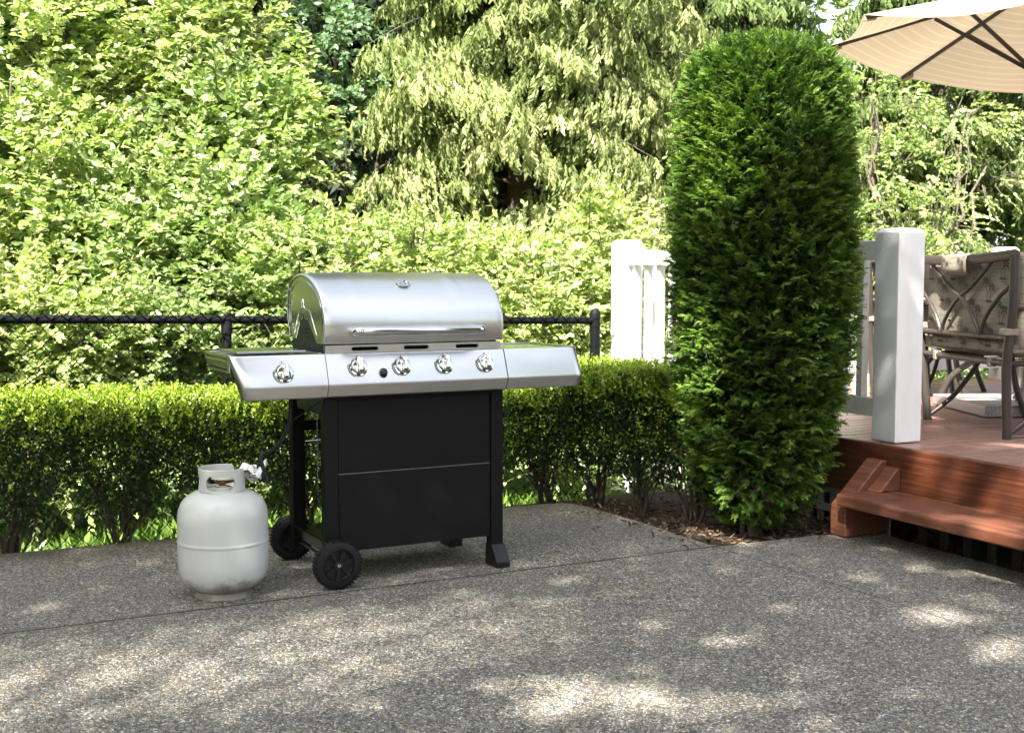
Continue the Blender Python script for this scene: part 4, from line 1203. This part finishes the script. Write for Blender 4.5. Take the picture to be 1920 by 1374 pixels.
def build_umbrella():
    hub = Vector((2.87, 6.66, 2.332)); Rr = 1.141; rot = .423; tx, ty = -.126, .012; hh = .394
    u = empty('patio_umbrella', (hub.x, hub.y, DZ), 0, 'tan striped patio umbrella open above the deck, seen from below', 'umbrella')
    o = Vector((hub.x, hub.y, DZ))
    def corner(i, f=1.0):
        a = math.pi-(rot+math.pi/4*i); dx, dy = Rr*f*math.cos(a), Rr*f*math.sin(a)
        return Vector((hub.x+dx, hub.y+dy, hub.z+tx*dx+ty*dy+hh*(1-f)))
    m = Mat('umbrella_cloth').set(Roughness=.8)
    at = m.node('ShaderNodeAttribute'); at.attribute_name = 'ring'
    fr_ = m.math('FRACT', m.math('MULTIPLY', at.outputs['Fac'], 17))
    st = m.ramp(fr_, [(0, (0, 0, 0)), (.42, (1, 1, 1)), (.47, (0, 0, 0)), (.55, (1, 1, 1)), (.60, (0, 0, 0))], 'CONSTANT')
    nz_ = m.noise(m.coord((1, 1, 1)), 220, 2)
    cb = m.mix(m.math('MULTIPLY', nz_, .5), (.47, .385, .265), (.41, .33, .225))
    c = m.mix(st, cb, (.60, .51, .375)); m.link(c, m.p.inputs['Base Color'])
    t = m.node('ShaderNodeBsdfTranslucent'); m.link(c, t.inputs[0]); mx = m.node('ShaderNodeMixShader'); mx.inputs[0].default_value = .24
    m.link(m.p.outputs[0], mx.inputs[1]); m.link(t.outputs[0], mx.inputs[2]); m.link(mx.outputs[0], m.n['Material Output'].inputs[0])
    vs = []; ring = []; fs = []; nr, nt = 14, 10
    for i in range(8):
        a0, a1 = corner(i), corner(i+1); b0 = len(vs)
        for r_ in range(nr+1):
            f = r_/nr
            p, q = corner(i, f), corner(i+1, f)
            for t_ in range(nt+1):
                k = t_/nt; s = p.lerp(q, k)
                sag = .055*math.sin(math.pi*k)*math.sin(math.pi*min(1, f*.72+.08))*f
                s = s+Vector((0, 0, -sag)); 
                s += (Vector((hub.x, hub.y, s.z))-s).normalized()*.035*math.sin(math.pi*k)*f**4 if f > 0 else Vector((0, 0, 0))
                vs.append(s-o); ring.append(f)
        for r_ in range(nr):
            for t_ in range(nt):
                w0 = b0+r_*(nt+1)+t_; fs.append((w0, w0+1, w0+nt+2, w0+nt+1))
    me = bpy.data.meshes.new('canopy'); me.from_pydata([tuple(v) for v in vs], [], fs); me.materials.append(m.m)
    at_ = me.attributes.new('ring', 'FLOAT', 'POINT'); at_.data.foreach_set('value', ring)
    me.polygons.foreach_set('use_smooth', [True]*len(fs)); me.update()
    co_ = bpy.data.objects.new('canopy', me); C.objects.link(co_); co_.parent = u
    slider = Vector((hub.x, hub.y, hub.z-.10))
    for i in range(8):
        b = MB(); dn = Vector((0, 0, -.016))
        b.bar(corner(i, .03)+dn, corner(i, .985)+dn, .016, .020); b.build('rib', M_umbdark, u, off=o, bevel=.002)
        b = MB(); mid = corner(i, .47)+Vector((0, 0, -.030)); b.bar(slider, mid, .014, .020); b.build('strut', M_umbdark, u, off=o, bevel=.002)
        b = MB(); e = corner(i, 1.0); inn = corner(i, .93); b.prism([e+Vector((0, 0, -.004)), inn+Vector((0, 0, -.008)), inn+Vector((0, 0, -.034)), e+Vector((0, 0, -.030))], (corner(i+1)-corner(i)).normalized()*.03)
        b.build('corner_pocket', m.m, u, off=o)
    b = MB(); b.tube([(hub.x, hub.y, DZ+.31), (hub.x, hub.y, hub.z+hh+.06)], .019, 16); b.lathe([(.03, 0), (.04, .03), (.04, .06), (.03, .08)], 16, Matrix.Translation(slider-Vector((0, 0, .05)))); b.lathe([(.024, 0), (.024, .14)], 12, Matrix.Translation((hub.x, hub.y, hub.z+.08+.1)))
    b.build('pole', M_umbdark, u, off=o, smooth=True, auto=40)
    g = Mat('granite').set(Roughness=.30); f = g.noise(g.coord(), 160, 3, .8); g.link(g.ramp(f, [(.38, (.06, .055, .055)), (.5, (.28, .25, .25)), (.62, (.48, .46, .46))]), g.p.inputs['Base Color'])
    s = empty('umbrella_base', (2.87, 6.66, DZ), R(3), 'square grey granite umbrella base slab lying on the deck boards', 'umbrella base')
    b = MB(); b.box(-.40, .33, -.36, .33, .004, .064); b.build('slab', g.m, s, bevel=.004)
    b = MB(); b.lathe([(.075, .065), (.07, .08), (.045, .10), (.032, .16), (.032, .30), (.026, .31)], 24, Matrix.Translation((0, 0, 0))); b.build('sleeve', M_umbdark, s, smooth=True, auto=40)
build_umbrella()

# ---------------------------------------------------------------- trees and bushes beyond the fence
def broadleaf(name, base, blobs, label, cat='tree', leaf=(.052, .092), dens=150, mat=None, seed=1, group=None, nl=11, slen=(.16, .34), trunks=3, droop=.25, tipdir=.5, lf=LEAF, barkm=None, tr=(.05, .012), inner=.35):
    """blobs: (x, y, z, rx, ry, rz) foliage masses; leaves sit on shoots that grow out of them"""
    random.seed(seed); r = np.random.default_rng(seed)
    base = Vector(base); T = empty(name, base, 0, label, cat, group)
    P = []; D = []; S = []; TN = []; tk = MB()
    for bi, (bx, by, bz, rx, ry, rz) in enumerate(blobs):
        area = 4*math.pi*((rx*ry)**1.6/3+(rx*rz)**1.6/3+(ry*rz)**1.6/3)**(1/1.6)
        n = int(area*dens); bc = np.array([bx, by, bz]); br = np.array([rx, ry, rz])
        dirs = rand_dirs(n)
        nzv = np.array([noise.noise(Vector((d[0]*rx*1.7+bx*2, d[1]*ry*1.7+by*2, d[2]*rz*1.7+bz*2))) for d in dirs])
        nz2 = np.array([noise.noise(Vector((d[0]*rx*4+bx*2, d[1]*ry*4+by*2+9, d[2]*rz*4+bz*2))) for d in dirs])
        keep = (nzv > -.15)
        rad = 1+.28*nzv+.10*nz2-np.where(r.random(n) < inner, r.uniform(.1, .5, n), 0)
        O = bc+dirs*br*rad[:, None]
        O = O[keep]; dd = dirs[keep]; n = len(O); nzv = nzv[keep]
        sd = dd*np.array([1, 1, .6])+np.array([0, 0, tipdir])+.45*rand_dirs(n); sd /= np.linalg.norm(sd, axis=1, keepdims=True)
        L = r.uniform(*slen, n); btone = r.uniform(-.20, .18)
        lead = r.random(n) < .05; L = np.where(lead, L*2.2, L)
        t = (np.arange(nl)+.5)/nl
        pts = O[:, None, :]+sd[:, None, :]*(L[:, None]*t[None, :])[:, :, None]
        pts[:, :, 2] -= (droop*L[:, None]*t[None, :]**2)
        side = np.cross(sd, np.array([0, 0, 1.0])); side /= np.maximum(np.linalg.norm(side, axis=1, keepdims=True), 1e-4)
        sg = np.where(np.arange(nl) % 2 == 0, 1, -1)
        ld = sd[:, None, :]*.75+side[:, None, :]*sg[None, :, None]*(.9-.5*t[None, :, None])+r.normal(size=(n, nl, 3))*.30
        ld[:, :, 2] -= .10+.25*r.random((n, nl))
        sz = r.uniform(*leaf, (n, nl))*(1.1-.45*t[None, :])
        tn = (.30+.35*r.random((n, 1))+.18*r.random((n, nl))+.16*t[None, :]+btone+.25*nzv[:, None])
        P.append(pts.reshape(-1, 3)); D.append(ld.reshape(-1, 3)); S.append(sz.ravel()); TN.append(tn.ravel())
        for q in sorted(set(range(0, n, max(1, n//26))) | set(np.where(lead)[0].tolist())):
            a = Vector(O[q]-dd[q]*.22*rx); c_ = Vector(pts[q, -1]); tk.tube([a, Vector(O[q]), Vector(pts[q, nl//2]), c_], [.006, .0035, .002, .0012], 4)
    P = np.concatenate(P); D = np.concatenate(D); S = np.concatenate(S); TN = np.concatenate(TN)
    ups = np.array([0, 0, .85])+.85*rand_dirs(len(P))+np.array(SUN_H)*.35
    scatter_mesh('crown', *lf, P, orient(D, ups), S, mat or M_leaf_a, T, TN, origin=base)
    order = sorted(blobs, key=lambda q: q[2])
    for i in range(trunks):
        top = order[-1-(i % max(1, len(order)//2+1))]
        b0 = base+Vector((random.uniform(-.12, .12), random.uniform(-.12, .12), -.1))
        stems(tk, b0, [Vector((top[0]+random.uniform(-.2, .2), top[1], top[2]+top[5]*.4))], tr[0], tr[1], .05, 8, 7)
    for q in blobs:
        z0 = base.z+max(.15, (q[2]-base.z)*.35); st = base.lerp(Vector(q[:3]), .35); st.z = z0
        stems(tk, st, [Vector(q[:3])+Vector((random.uniform(-.3, .3), random.uniform(-.3, .3), random.uniform(0, .3))) for _ in range(3)], tr[0]*.4, tr[1]*.4, .05, 6, 5)
    tk.build('trunk', barkm or M_bark, T, off=base, smooth=True)
    return T
def at(px, py, Y):
    """world point seen at photo pixel (px, py) standing at distance Y (layout only)"""
    p = math.atan(159/2250.0); dx, dy = (px-960)/2250.0, (687-py)/2250.0
    ry = math.cos(p)+dy*math.sin(p); rz = -math.sin(p)+dy*math.cos(p)
    return Vector((dx*Y/ry, Y, CAM_H+rz*Y/ry))
def bl(px, py, Y, rx, ry, rz): q = at(px, py, Y); return (q.x, q.y, q.z, rx, ry, rz)

GB = 'leafy trees beyond the fence on the left'
broadleaf('leafy_tree', (-3.6, 7.6, -.4), [bl(-120, 560, 7.6, .8, .6, .9), bl(40, 420, 7.9, .75, .6, .8), bl(-60, 150, 8.2, .9, .7, .9), bl(70, 700, 7.1, .5, .4, .5)],
          'pale leafed tree at the left frame edge beyond the fence', seed=21, group=GB, mat=M_leaf_a, dens=165)
broadleaf('leafy_tree', (-2.7, 9.0, -.5), [bl(150, 110, 9.1, 1.0, .8, .9), bl(60, -160, 9.4, 1.1, .9, .9), bl(250, 330, 8.8, .75, .6, .6), bl(200, -240, 9.6, 1.0, .9, .8)],
          'tall leafy tree with slim grey stems in the upper left of the photo', seed=22, group=GB, mat=M_leaf_b, dens=135, leaf=(.055, .085))
broadleaf('leafy_tree', (-2.2, 8.0, -.45), [bl(330, 450, 8.0, .7, .6, .62), bl(420, 300, 8.5, .6, .5, .5), bl(230, 560, 7.6, .55, .4, .45), bl(460, 500, 7.8, .45, .45, .38)],
          'broad leafy tree standing behind the fence rail left of the grill lid', seed=23, group=GB, mat=M_leaf_b, dens=175)
broadleaf('leafy_tree', (-1.9, 8.9, -.5), [bl(400, 120, 8.9, .5, .5, .5), bl(480, 240, 8.7, .36, .4, .28), bl(525, 360, 8.4, .26, .3, .18), bl(300, -100, 9.2, .7, .6, .6), bl(600, 450, 8.2, .26, .3, .16)],
          'leafy tree with yellow green branch ends reaching right towards the dark gap', seed=24, group=GB, mat=M_leaf_yel, dens=150, tipdir=.1, droop=.35)
broadleaf('maple_tree', (-1.7, 11.2, -.6), [bl(600, 90, 11.2, .62, .6, .30), bl(690, 210, 11.0, .42, .5, .22), bl(560, 200, 11.4, .5, .5, .26), bl(640, 300, 11.1, .35, .4, .16)],
          'bluish green maple in layered tiers between the leafy trees and the big cedar', seed=25, mat=M_leaf_maple, dens=120, leaf=(.06, .09), tipdir=-.1, droop=.2, inner=.2)
# understory bushes against the fence
for i, (px, py, Y, rx, rz, mt, lab) in enumerate((
    (30, 640, 6.9, .62, .42, M_leaf_yel, 'pale sunlit bush behind the fence mesh at the left frame edge'),
    (240, 690, 7.0, .55, .38, M_leaf_b, 'green bush seen through the fence mesh left of the fence post'),
    (430, 620, 7.2, .50, .42, M_leaf_b, 'mid green bush behind the slim fence post'),
    (560, 560, 7.4, .50, .38, M_leaf_a, 'bush rising behind the left end of the grill lid'),
    (760, 540, 7.9, .55, .34, M_leaf_a, 'bush behind the middle of the grill lid'),
    (930, 560, 8.0, .52, .36, M_leaf_yel, 'yellow green bush above the right end of the grill lid'),
    (1040, 610, 7.8, .42, .42, M_leaf_a, 'bush behind the fence mesh next to the black end post'))):
    q = at(px, py, Y)
    broadleaf('bush', (q.x, q.y, -.42), [(q.x, q.y, q.z, rx, .42, rz), (q.x+.2, q.y-.1, (q.z-.4)/2+.05, rx*.8, .36, rz*.9), (q.x-.22, q.y+.15, q.z+.18, rx*.6, .35, rz*.6)], lab, 'bush', seed=70+i, group='bushes along the back of the fence', mat=mt,
              dens=165, leaf=(.04, .068), slen=(.12, .26), nl=10, trunks=3, tr=(.02, .006))
q = at(1110, 520, 8.4)
broadleaf('sapling', (q.x, q.y, -.45), [bl(1105, 470, 8.4, .22, .25, .24), bl(1150, 430, 8.5, .20, .2, .16), bl(1085, 600, 8.2, .22, .25, .28), bl(1140, 560, 8.3, .20, .25, .25), bl(1170, 480, 8.4, .14, .2, .16)],
          'slender pale green sapling between the fence end post and the white corner post', 'tree', seed=88, mat=M_leaf_yel, dens=150, leaf=(.05, .08), trunks=2, tr=(.014, .005), barkm=M_bark)
q = at(1640, 640, 9.6)
broadleaf('bush', (2.9, 9.8, -.5), [(2.7, 9.7, .2, .7, .5, .6), (3.6, 9.9, .3, .8, .5, .6), (4.6, 10.2, .4, .8, .5, .7)], 'low green bush seen under the far deck rail', 'bush', seed=95, mat=M_leaf_b, dens=120, group='bushes along the back of the fence')

def cedar(name, base, height, zlow, spread, label, seed, mat=None, nb=150, frond=(.10, .20), step=.06, group=None, trunk_r=.10, gapn=-.25, dens=1.0, fanm=None, sparse=0, droopk=1.0, amin=None, cat='tree'):
    random.seed(seed); r = np.random.default_rng(seed); base = Vector(base)
    T = empty(name, base, 0, label, cat, group)
    P = []; D = []; Up = []; S = []; TN = []; br = MB()
    for i in range(nb):
        f = i/nb; z = zlow+(height-zlow)*f**1.05+r.uniform(-.1, .1)
        az = i*2.399963+r.uniform(-.4, .4)
        L = spread*((1-f*.80)**.8)*r.uniform(.62, 1.08)
        if noise.noise(Vector((math.cos(az)*1.5, math.sin(az)*1.5, z*.9+seed))) < gapn: continue
        o = Vector((base.x, base.y, base.z+z)); d = Vector((math.cos(az), math.sin(az), 0)); e = Vector((-d.y, d.x, 0))
        pts = []
        bendz = r.uniform(-.2, .1)
        for k in range(9):
            t = k/8; pts.append(o+d*L*t+e*(.10*L*math.sin(t*2.5+i))+Vector((0, 0, L*(.16*math.sin(t*2.2)-droopk*.42*t*t+.10*t**4+bendz*t*.3))))
        br.tube(pts, [max(.002, .016*(1-t/8.5)*min(1.5, L)) for t in range(9)], 5)
        m = max(3, int(L/step)); tone0 = r.uniform(.22, .62)
        for k in range(m):
            t = .22+.80*(k+r.random()*.6)/m
            if t > 1: t = 1
            q = t*8; a = int(min(7, q)); p = pts[a].lerp(pts[a+1], q-a)
            if sparse and r.random() < sparse: continue
            for sgn in (-1, 1):
                w_ = (.25+.9*math.sin(math.pi*min(1, t*1.02)))*.30*L**.5
                for c_ in range(int(1+dens*1.6*w_/.16)):
                    g = (c_+r.random())*.15
                    pp = p+e*(sgn*g)+d*(.45*g)+Vector((0, 0, -.55*g-.03*c_+r.uniform(-.03, .03)))
                    P.append(pp); dr = d*(.40+r.uniform(-.1, .25))+e*sgn*(.40+r.uniform(-.2, .3))+Vector((0, 0, -.85-.5*r.random()))
                    D.append(dr); Up.append(d*.8+e*sgn*.2+Vector((r.normal()*.35, r.normal()*.35, .75))); S.append(r.uniform(*frond)*(1.1-.35*t)); TN.append(tone0+.25*t+.25*r.random()-.12)
        for c_ in range(3):
            P.append(pts[8]); D.append(d+Vector((r.normal()*.3, r.normal()*.3, -.7))); Up.append(Vector((0, 0, 1))+d*.3); S.append(r.uniform(*frond)); TN.append(tone0+.35)
    P = np.array([tuple(p) for p in P]); D = np.array([tuple(p) for p in D]); Up = np.array([tuple(p) for p in Up])
    scatter_mesh('crown', *(fanm or FAN_C), P, orient(D, Up), np.array(S), mat or M_cedar, T, np.array(TN), origin=base, jit=.05)
    br.build('branches', M_barkdark if mat is M_cedar_shade else M_bark, T, off=base, smooth=True)
    tk = MB(); tk.tube([base+Vector((0, 0, -.3)), base+Vector((.02, 0, height*.4)), base+Vector((0, .03, height))], [trunk_r*1.25, trunk_r*.8, .01], 14)
    tk.build('trunk', M_bark, T, off=base, smooth=True)
    return T
cedar('cedar_tree', (.06, 10.6, -.6), 8.5, 1.5, 1.62, 'big sunlit cedar with hanging yellow green sprays in the centre above the grill', 31, nb=200, trunk_r=.13, gapn=-.22, dens=1.3)
cedar('cedar_tree', (1.15, 11.7, -.6), 9.0, 1.3, 1.55, 'cedar just left of the arborvitae with drooping fronds', 32, nb=180, gapn=-.2, trunk_r=.13, dens=1.2)
cedar('cedar_tree', (-.62, 12.4, -.6), 8.5, 2.2, .95, 'narrower cedar at the left flank of the big central cedar', 33, mat=M_cedar_shade, nb=110, gapn=-.1)
# right hand group, more open so the sky shows between
cedar('cedar_tree', (4.9, 14.0, -.6), 11, 1.6, 1.5, 'open cedar with a bare trunk below the umbrella at the right', 34, mat=M_cedar_mid, nb=150, gapn=-.2, trunk_r=.13, sparse=.10, dens=1, frond=(.15, .28))
cedar('cedar_tree', (6.6, 15.5, -.6), 11, 1.2, 1.7, 'thin cedar at the right frame edge with sky showing through', 35, mat=M_cedar_mid, nb=130, gapn=-.15, trunk_r=.10, sparse=.2, dens=.9, frond=(.15, .28))
cedar('cedar_tree', (3.2, 16.5, -.6), 12, 1.2, 1.6, 'cedar further back just right of the arborvitae', 36, mat=M_cedar_mid, nb=150, gapn=-.2, trunk_r=.12, sparse=.08, dens=1, frond=(.16, .3))
broadleaf('maple_tree', (3.7, 11.2, -.5), [bl(1650, 330, 12, .55, .5, .30), bl(1720, 420, 11.8, .5, .5, .22), bl(1640, 200, 12.5, .45, .5, .3), bl(1830, 330, 12.8, .5, .4, .26), bl(1780, 230, 13, .5, .4, .22), bl(1680, 500, 11.6, .5, .4, .25)],
          'light green vine maple between the arborvitae and the rough white post', seed=97, mat=M_leaf_a, dens=85, leaf=(.045, .07), tipdir=.0, barkm=M_bark, trunks=3, tr=(.03, .01), inner=.15)
broadleaf('leafy_tree', (5.4, 18, -.7), [bl(1650, 300, 18, 1.1, .8, 1.0), bl(1850, 420, 18, 1.1, .8, .9), bl(1780, 120, 18.5, 1.2, .8, 1.0), bl(1600, 60, 18.5, 1.1, .8, .9), bl(1960, 230, 18, 1.0, .8, 1.0), bl(1720, 560, 17.5, 1.2, .8, .8), bl(1950, 600, 17.5, 1.2, .8, .8)],
          'soft pale leafy trees far behind the deck on the right', seed=98, mat=M_leaf_a, dens=42, leaf=(.10, .16), nl=9, barkm=M_bark)
broadleaf('bush', (1.02, 6.75, -.3), [(1.0, 6.7, -.02, .34, .25, .26), (1.35, 6.45, .0, .25, .2, .22), (.75, 6.9, .02, .25, .25, .28)], 'low bush against the deck skirt behind the hedge', 'bush', seed=99, mat=M_leaf_b, dens=170, leaf=(.035, .055), slen=(.08, .16), tr=(.012, .004))
# wood further back, its deep shade put into the leaf colour
k = 0
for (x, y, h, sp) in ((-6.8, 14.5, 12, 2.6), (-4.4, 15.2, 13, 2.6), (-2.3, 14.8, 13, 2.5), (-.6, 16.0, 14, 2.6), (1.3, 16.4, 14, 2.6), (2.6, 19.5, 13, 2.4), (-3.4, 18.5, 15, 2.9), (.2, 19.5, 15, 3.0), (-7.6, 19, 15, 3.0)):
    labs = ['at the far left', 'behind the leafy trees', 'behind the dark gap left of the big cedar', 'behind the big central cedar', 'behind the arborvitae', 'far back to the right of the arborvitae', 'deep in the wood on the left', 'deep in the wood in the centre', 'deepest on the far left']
    cedar('dark_conifer', (x, y, -.7), h, .5, sp, 'dark shaded conifer '+labs[k], 110+k, mat=M_cedar_shade, nb=130, frond=(.4, .62), step=.19, gapn=-.6, trunk_r=.2, dens=.55, fanm=FAN_D, group='dark conifers of the wood behind'); k += 1

# ---------------------------------------------------------------- tall trees behind the camera: their crowns shade the patio
def px_uv(px, py):
    p = math.atan(159/2250.0); dx, dy = (px-960)/2250.0, (687-py)/2250.0
    rz = -math.sin(p)+dy*math.cos(p); ry = math.cos(p)+dy*math.sin(p); t = -CAM_H/rz
    return uv((dx*t, ry*t))
SPOTS = [((1055, 1285), (60, 20)), ((1150, 1302), (80, 26)), ((1005, 1336), (90, 13)), ((1205, 1258), (46, 9)), ((1310, 1366), (100, 13)), ((1290, 1330), (60, 8)), ((1390, 1308), (75, 8)), ((1450, 1334), (80, 8)), ((1490, 1292), (24, 6)),
         ((1320, 1206), (40, 6)), ((1398, 1203), (28, 6)), ((1505, 1143), (24, 6)), ((1770, 1158), (70, 15)), ((1722, 1146), (30, 9)), ((1888, 1208), (50, 20)), ((1785, 1230), (36, 7)), ((1845, 1118), (20, 4)), ((1735, 1068), (28, 6)), ((1690, 1058), (14, 4)), ((1700, 1293), (32, 8)), ((1688, 1326), (38, 7)), ((1838, 1297), (28, 7)), ((1605, 1352), (30, 8)), ((922, 1276), (20, 6)), ((1100, 1216), (16, 3))]
def spot_list():
    out = []
    for (px, py), (a, b_) in SPOTS:
        c = px_uv(px, py); e = px_uv(px+a, py); f = px_uv(px, py+b_)
        out.append((c, (e[0]-c[0], e[1]-c[1]), (f[0]-c[0], f[1]-c[1])))
    return out
SL = spot_list()
# sun flecks on upright things, given where their light would reach the ground plane: (u, v, r)
def shadow_uv(p):
    q = Vector(p)-SUN*(p[2]/SUN.z); return uv(q)
FL = []
def fleck(p, r): FL.append((*shadow_uv(p), r))
fleck(dw(3.745, 3.72, .35), .075); fleck(dw(3.745, 3.56, .30), .06); fleck(dw(3.745, 3.26, .34), .085); fleck(dw(3.745, 3.2, .26), .06); fleck(dw(3.55, 3.1, .2), .09); fleck(dw(3.5, 3.35, .2), .05); fleck(dw(3.6, 3.25, .2), .05); fleck(dw(3.455, 3.0, .18), .06); fleck(dw(3.74, 3.45, .22), .03)
fleck((.76, 5.12, .80), .13); fleck((.80, 5.02, .70), .07); fleck((.74, 5.16, .93), .07); fleck((.85, 5.0, .30), .05); fleck((1.3, 4.97, .33), .06); fleck((1.45, 5.03, .36), .05)
fleck((.80, 5.35, -.02), .06); fleck((.95, 5.1, -.02), .07)
fleck(dw(4.5, 3.3, DZ), .10); fleck(dw(4.25, 3.75, DZ), .07); fleck(dw(4.9, 3.6, DZ), .08)
def light_prob(u, v):
    """how much direct sun reaches the ground-plane point (u, v)"""
    n1 = noise.noise(Vector((u*1.4, v*1.4, 0))); n2 = noise.noise(Vector((u*4.5, v*4.5, 2)))
    edge = 5.33+.05*n1+.05*n2
    if v > edge: return 1
    if u > 3.95 and v > 4.72+.25*n1+.12*n2: return 1          # upper arborvitae and beyond
    for c, e, f in SL:
        du, dv = u-c[0], v-c[1]; det = e[0]*f[1]-e[1]*f[0]
        a = (du*f[1]-dv*f[0])/det; b = (dv*e[0]-du*e[1])/det
        if a*a+b*b < 1.7+2.0*n2: return 1
    for (cu, cv, rr) in FL:
        if (u-cu)**2+(v-cv)**2 < rr*rr*(1.9+2.0*n2): return 1
    # soft, half lit band across the left foreground
    q = 0
    vv = v-(3.42+.08*n1)
    if u < 2.2: q = max(0, 1-abs(vv)/.50)*max(0, min(1, (2.2-u)/1.2))*.30
    return q*(.9+.3*n2)
broadleaf('leafy_tree', (-5.6, 3.6, 0), [(-5.2, 3.6, 1.6, 1.0, 1.1, 1.3), (-5.6, 5.0, 2.0, 1.1, 1.1, 1.3), (-5.8, 2.2, 2.2, 1.1, 1.1, 1.3), (-5.4, 3.6, 3.6, 1.4, 1.4, 1.0), (-6.0, 5.4, 4.6, 1.5, 1.5, 1.6), (-6.2, 2.6, 5.2, 1.6, 1.6, 1.7)],
          'leafy tree left of the patio outside the frame', seed=301, group=GB, mat=M_leaf_b, dens=60, leaf=(.10, .15), nl=9)
broadleaf('leafy_tree', (-6.2, -.6, 0), [(-6.0, -.4, 1.6, 1.0, 1.4, 1.3), (-6.2, .8, 3.0, 1.1, 1.2, 1.3), (-6.6, -1.6, 3.0, 1.3, 1.3, 1.5)],
          'leafy tree to the left of the camera outside the frame', seed=302, group=GB, mat=M_leaf_b, dens=55, leaf=(.10, .15), nl=9)
def shade_trees():
    r = np.random.default_rng(77)
    trees = [('pine_tree', (-3.2, -2.5, 0), 9.0, []), ('pine_tree', (-1.0, -3.2, 0), 10.5, []), ('pine_tree', (-6.5, 0.5, 0), 9.5, [])]
    N = 64000; U_ = r.uniform(-2.6, 7.2, N); V_ = r.uniform(-.6, 5.45, N)
    T_ = r.uniform(8.6, 12.2, N); keep = []; SF = []
    for i in range(N):
        q = light_prob(U_[i], V_[i])
        if q >= 1 or q > .03: continue
        keep.append(i); SF.append(1)
    U_, V_, T_ = U_[keep], V_[keep], T_[keep]
    P = np.array([[*(PU*u+PV*v).xy, 0] for u, v in zip(U_, V_)])+np.outer(T_, np.array(SUN))
    PB = []
    for i in range(34000):
        u, v = r.uniform(-2.6, 2.3), r.uniform(2.6, 4.3); q = light_prob(u, v)
        if .03 < q < 1 and r.random() < min(1, -math.log(max(.04, q*1.05))/3.2)*.75:
            p_ = PU*u+PV*v; PB.append((p_.x, p_.y, 0))
    PB = np.array(PB)+np.outer(r.uniform(8.6, 12.2, len(PB)), np.array(SUN)); P = np.concatenate([P, PB]); SF = SF+[.42]*len(PB)
    SF = np.array(SF); n = len(P); near = np.argmin(np.stack([np.hypot(P[:, 0]-(t[1][0]*.7), P[:, 1]-(t[1][1]*.7)) for t in trees]), axis=0)
    labs = ['tall shade tree behind the camera to the left', 'tall shade tree directly behind the camera', 'tall shade tree left of the patio outside the frame']
    for k, t in enumerate(trees):
        sel = near == k; p = P[sel]; base = Vector(t[1])
        T = empty('shade_tree', base, 0, labs[k], 'tree', 'shade trees behind the camera')
        scatter_mesh('crown', *LEAF, p, orient(rand_dirs(len(p))*np.array([1, 1, .4]), np.array(SUN)+.5*rand_dirs(len(p))), r.uniform(.085, .130, len(p))*SF[sel], M_leaf_b, T, origin=base)
        b = MB(); top = Vector(p.mean(axis=0)); b.tube([base+Vector((0, 0, -.2)), base.lerp(top, .5)+Vector((-.4, -.4, 0)), top+Vector((0, 0, 1))], [.20, .14, .03], 12)
        # only limbs that stay inside the leafy crown
        idx = r.choice(len(p), 14)
        for i in idx: b.tube([top-Vector((0, 0, 1.0)), top.lerp(Vector(p[i]), .5)+Vector((0, 0, .3)), Vector(p[i])], [.035, .02, .005], 6)
        b.build('trunk', M_bark, T, off=base, smooth=True)
shade_trees()

# the wood goes on around the garden, behind and beside the camera
for k, (x, y, h, lab) in enumerate(((-10, -7, 11, 'dark conifer far behind the camera to the left'), (-5, -11.5, 12, 'dark conifer behind the camera, left of the shade trees'), (.5, -13, 12, 'dark conifer straight behind the camera'),
                        (5.5, -12, 12, 'dark conifer behind the camera to the right'), (10.5, -7.5, 12, 'dark conifer far off to the right behind the camera'), (12.5, -.5, 12, 'dark conifer right of the deck outside the frame'), (-11, 1, 11, 'dark conifer left of the garden outside the frame'))):
    cedar('dark_conifer', (x, y, 0), h, .2, 2.9, lab, 140+k, mat=M_cedar_mid if k % 2 else M_cedar_shade, nb=120, frond=(.45, .7), step=.22, gapn=-.8, trunk_r=.2, dens=.5, fanm=FAN_D, group='dark conifers of the wood behind')
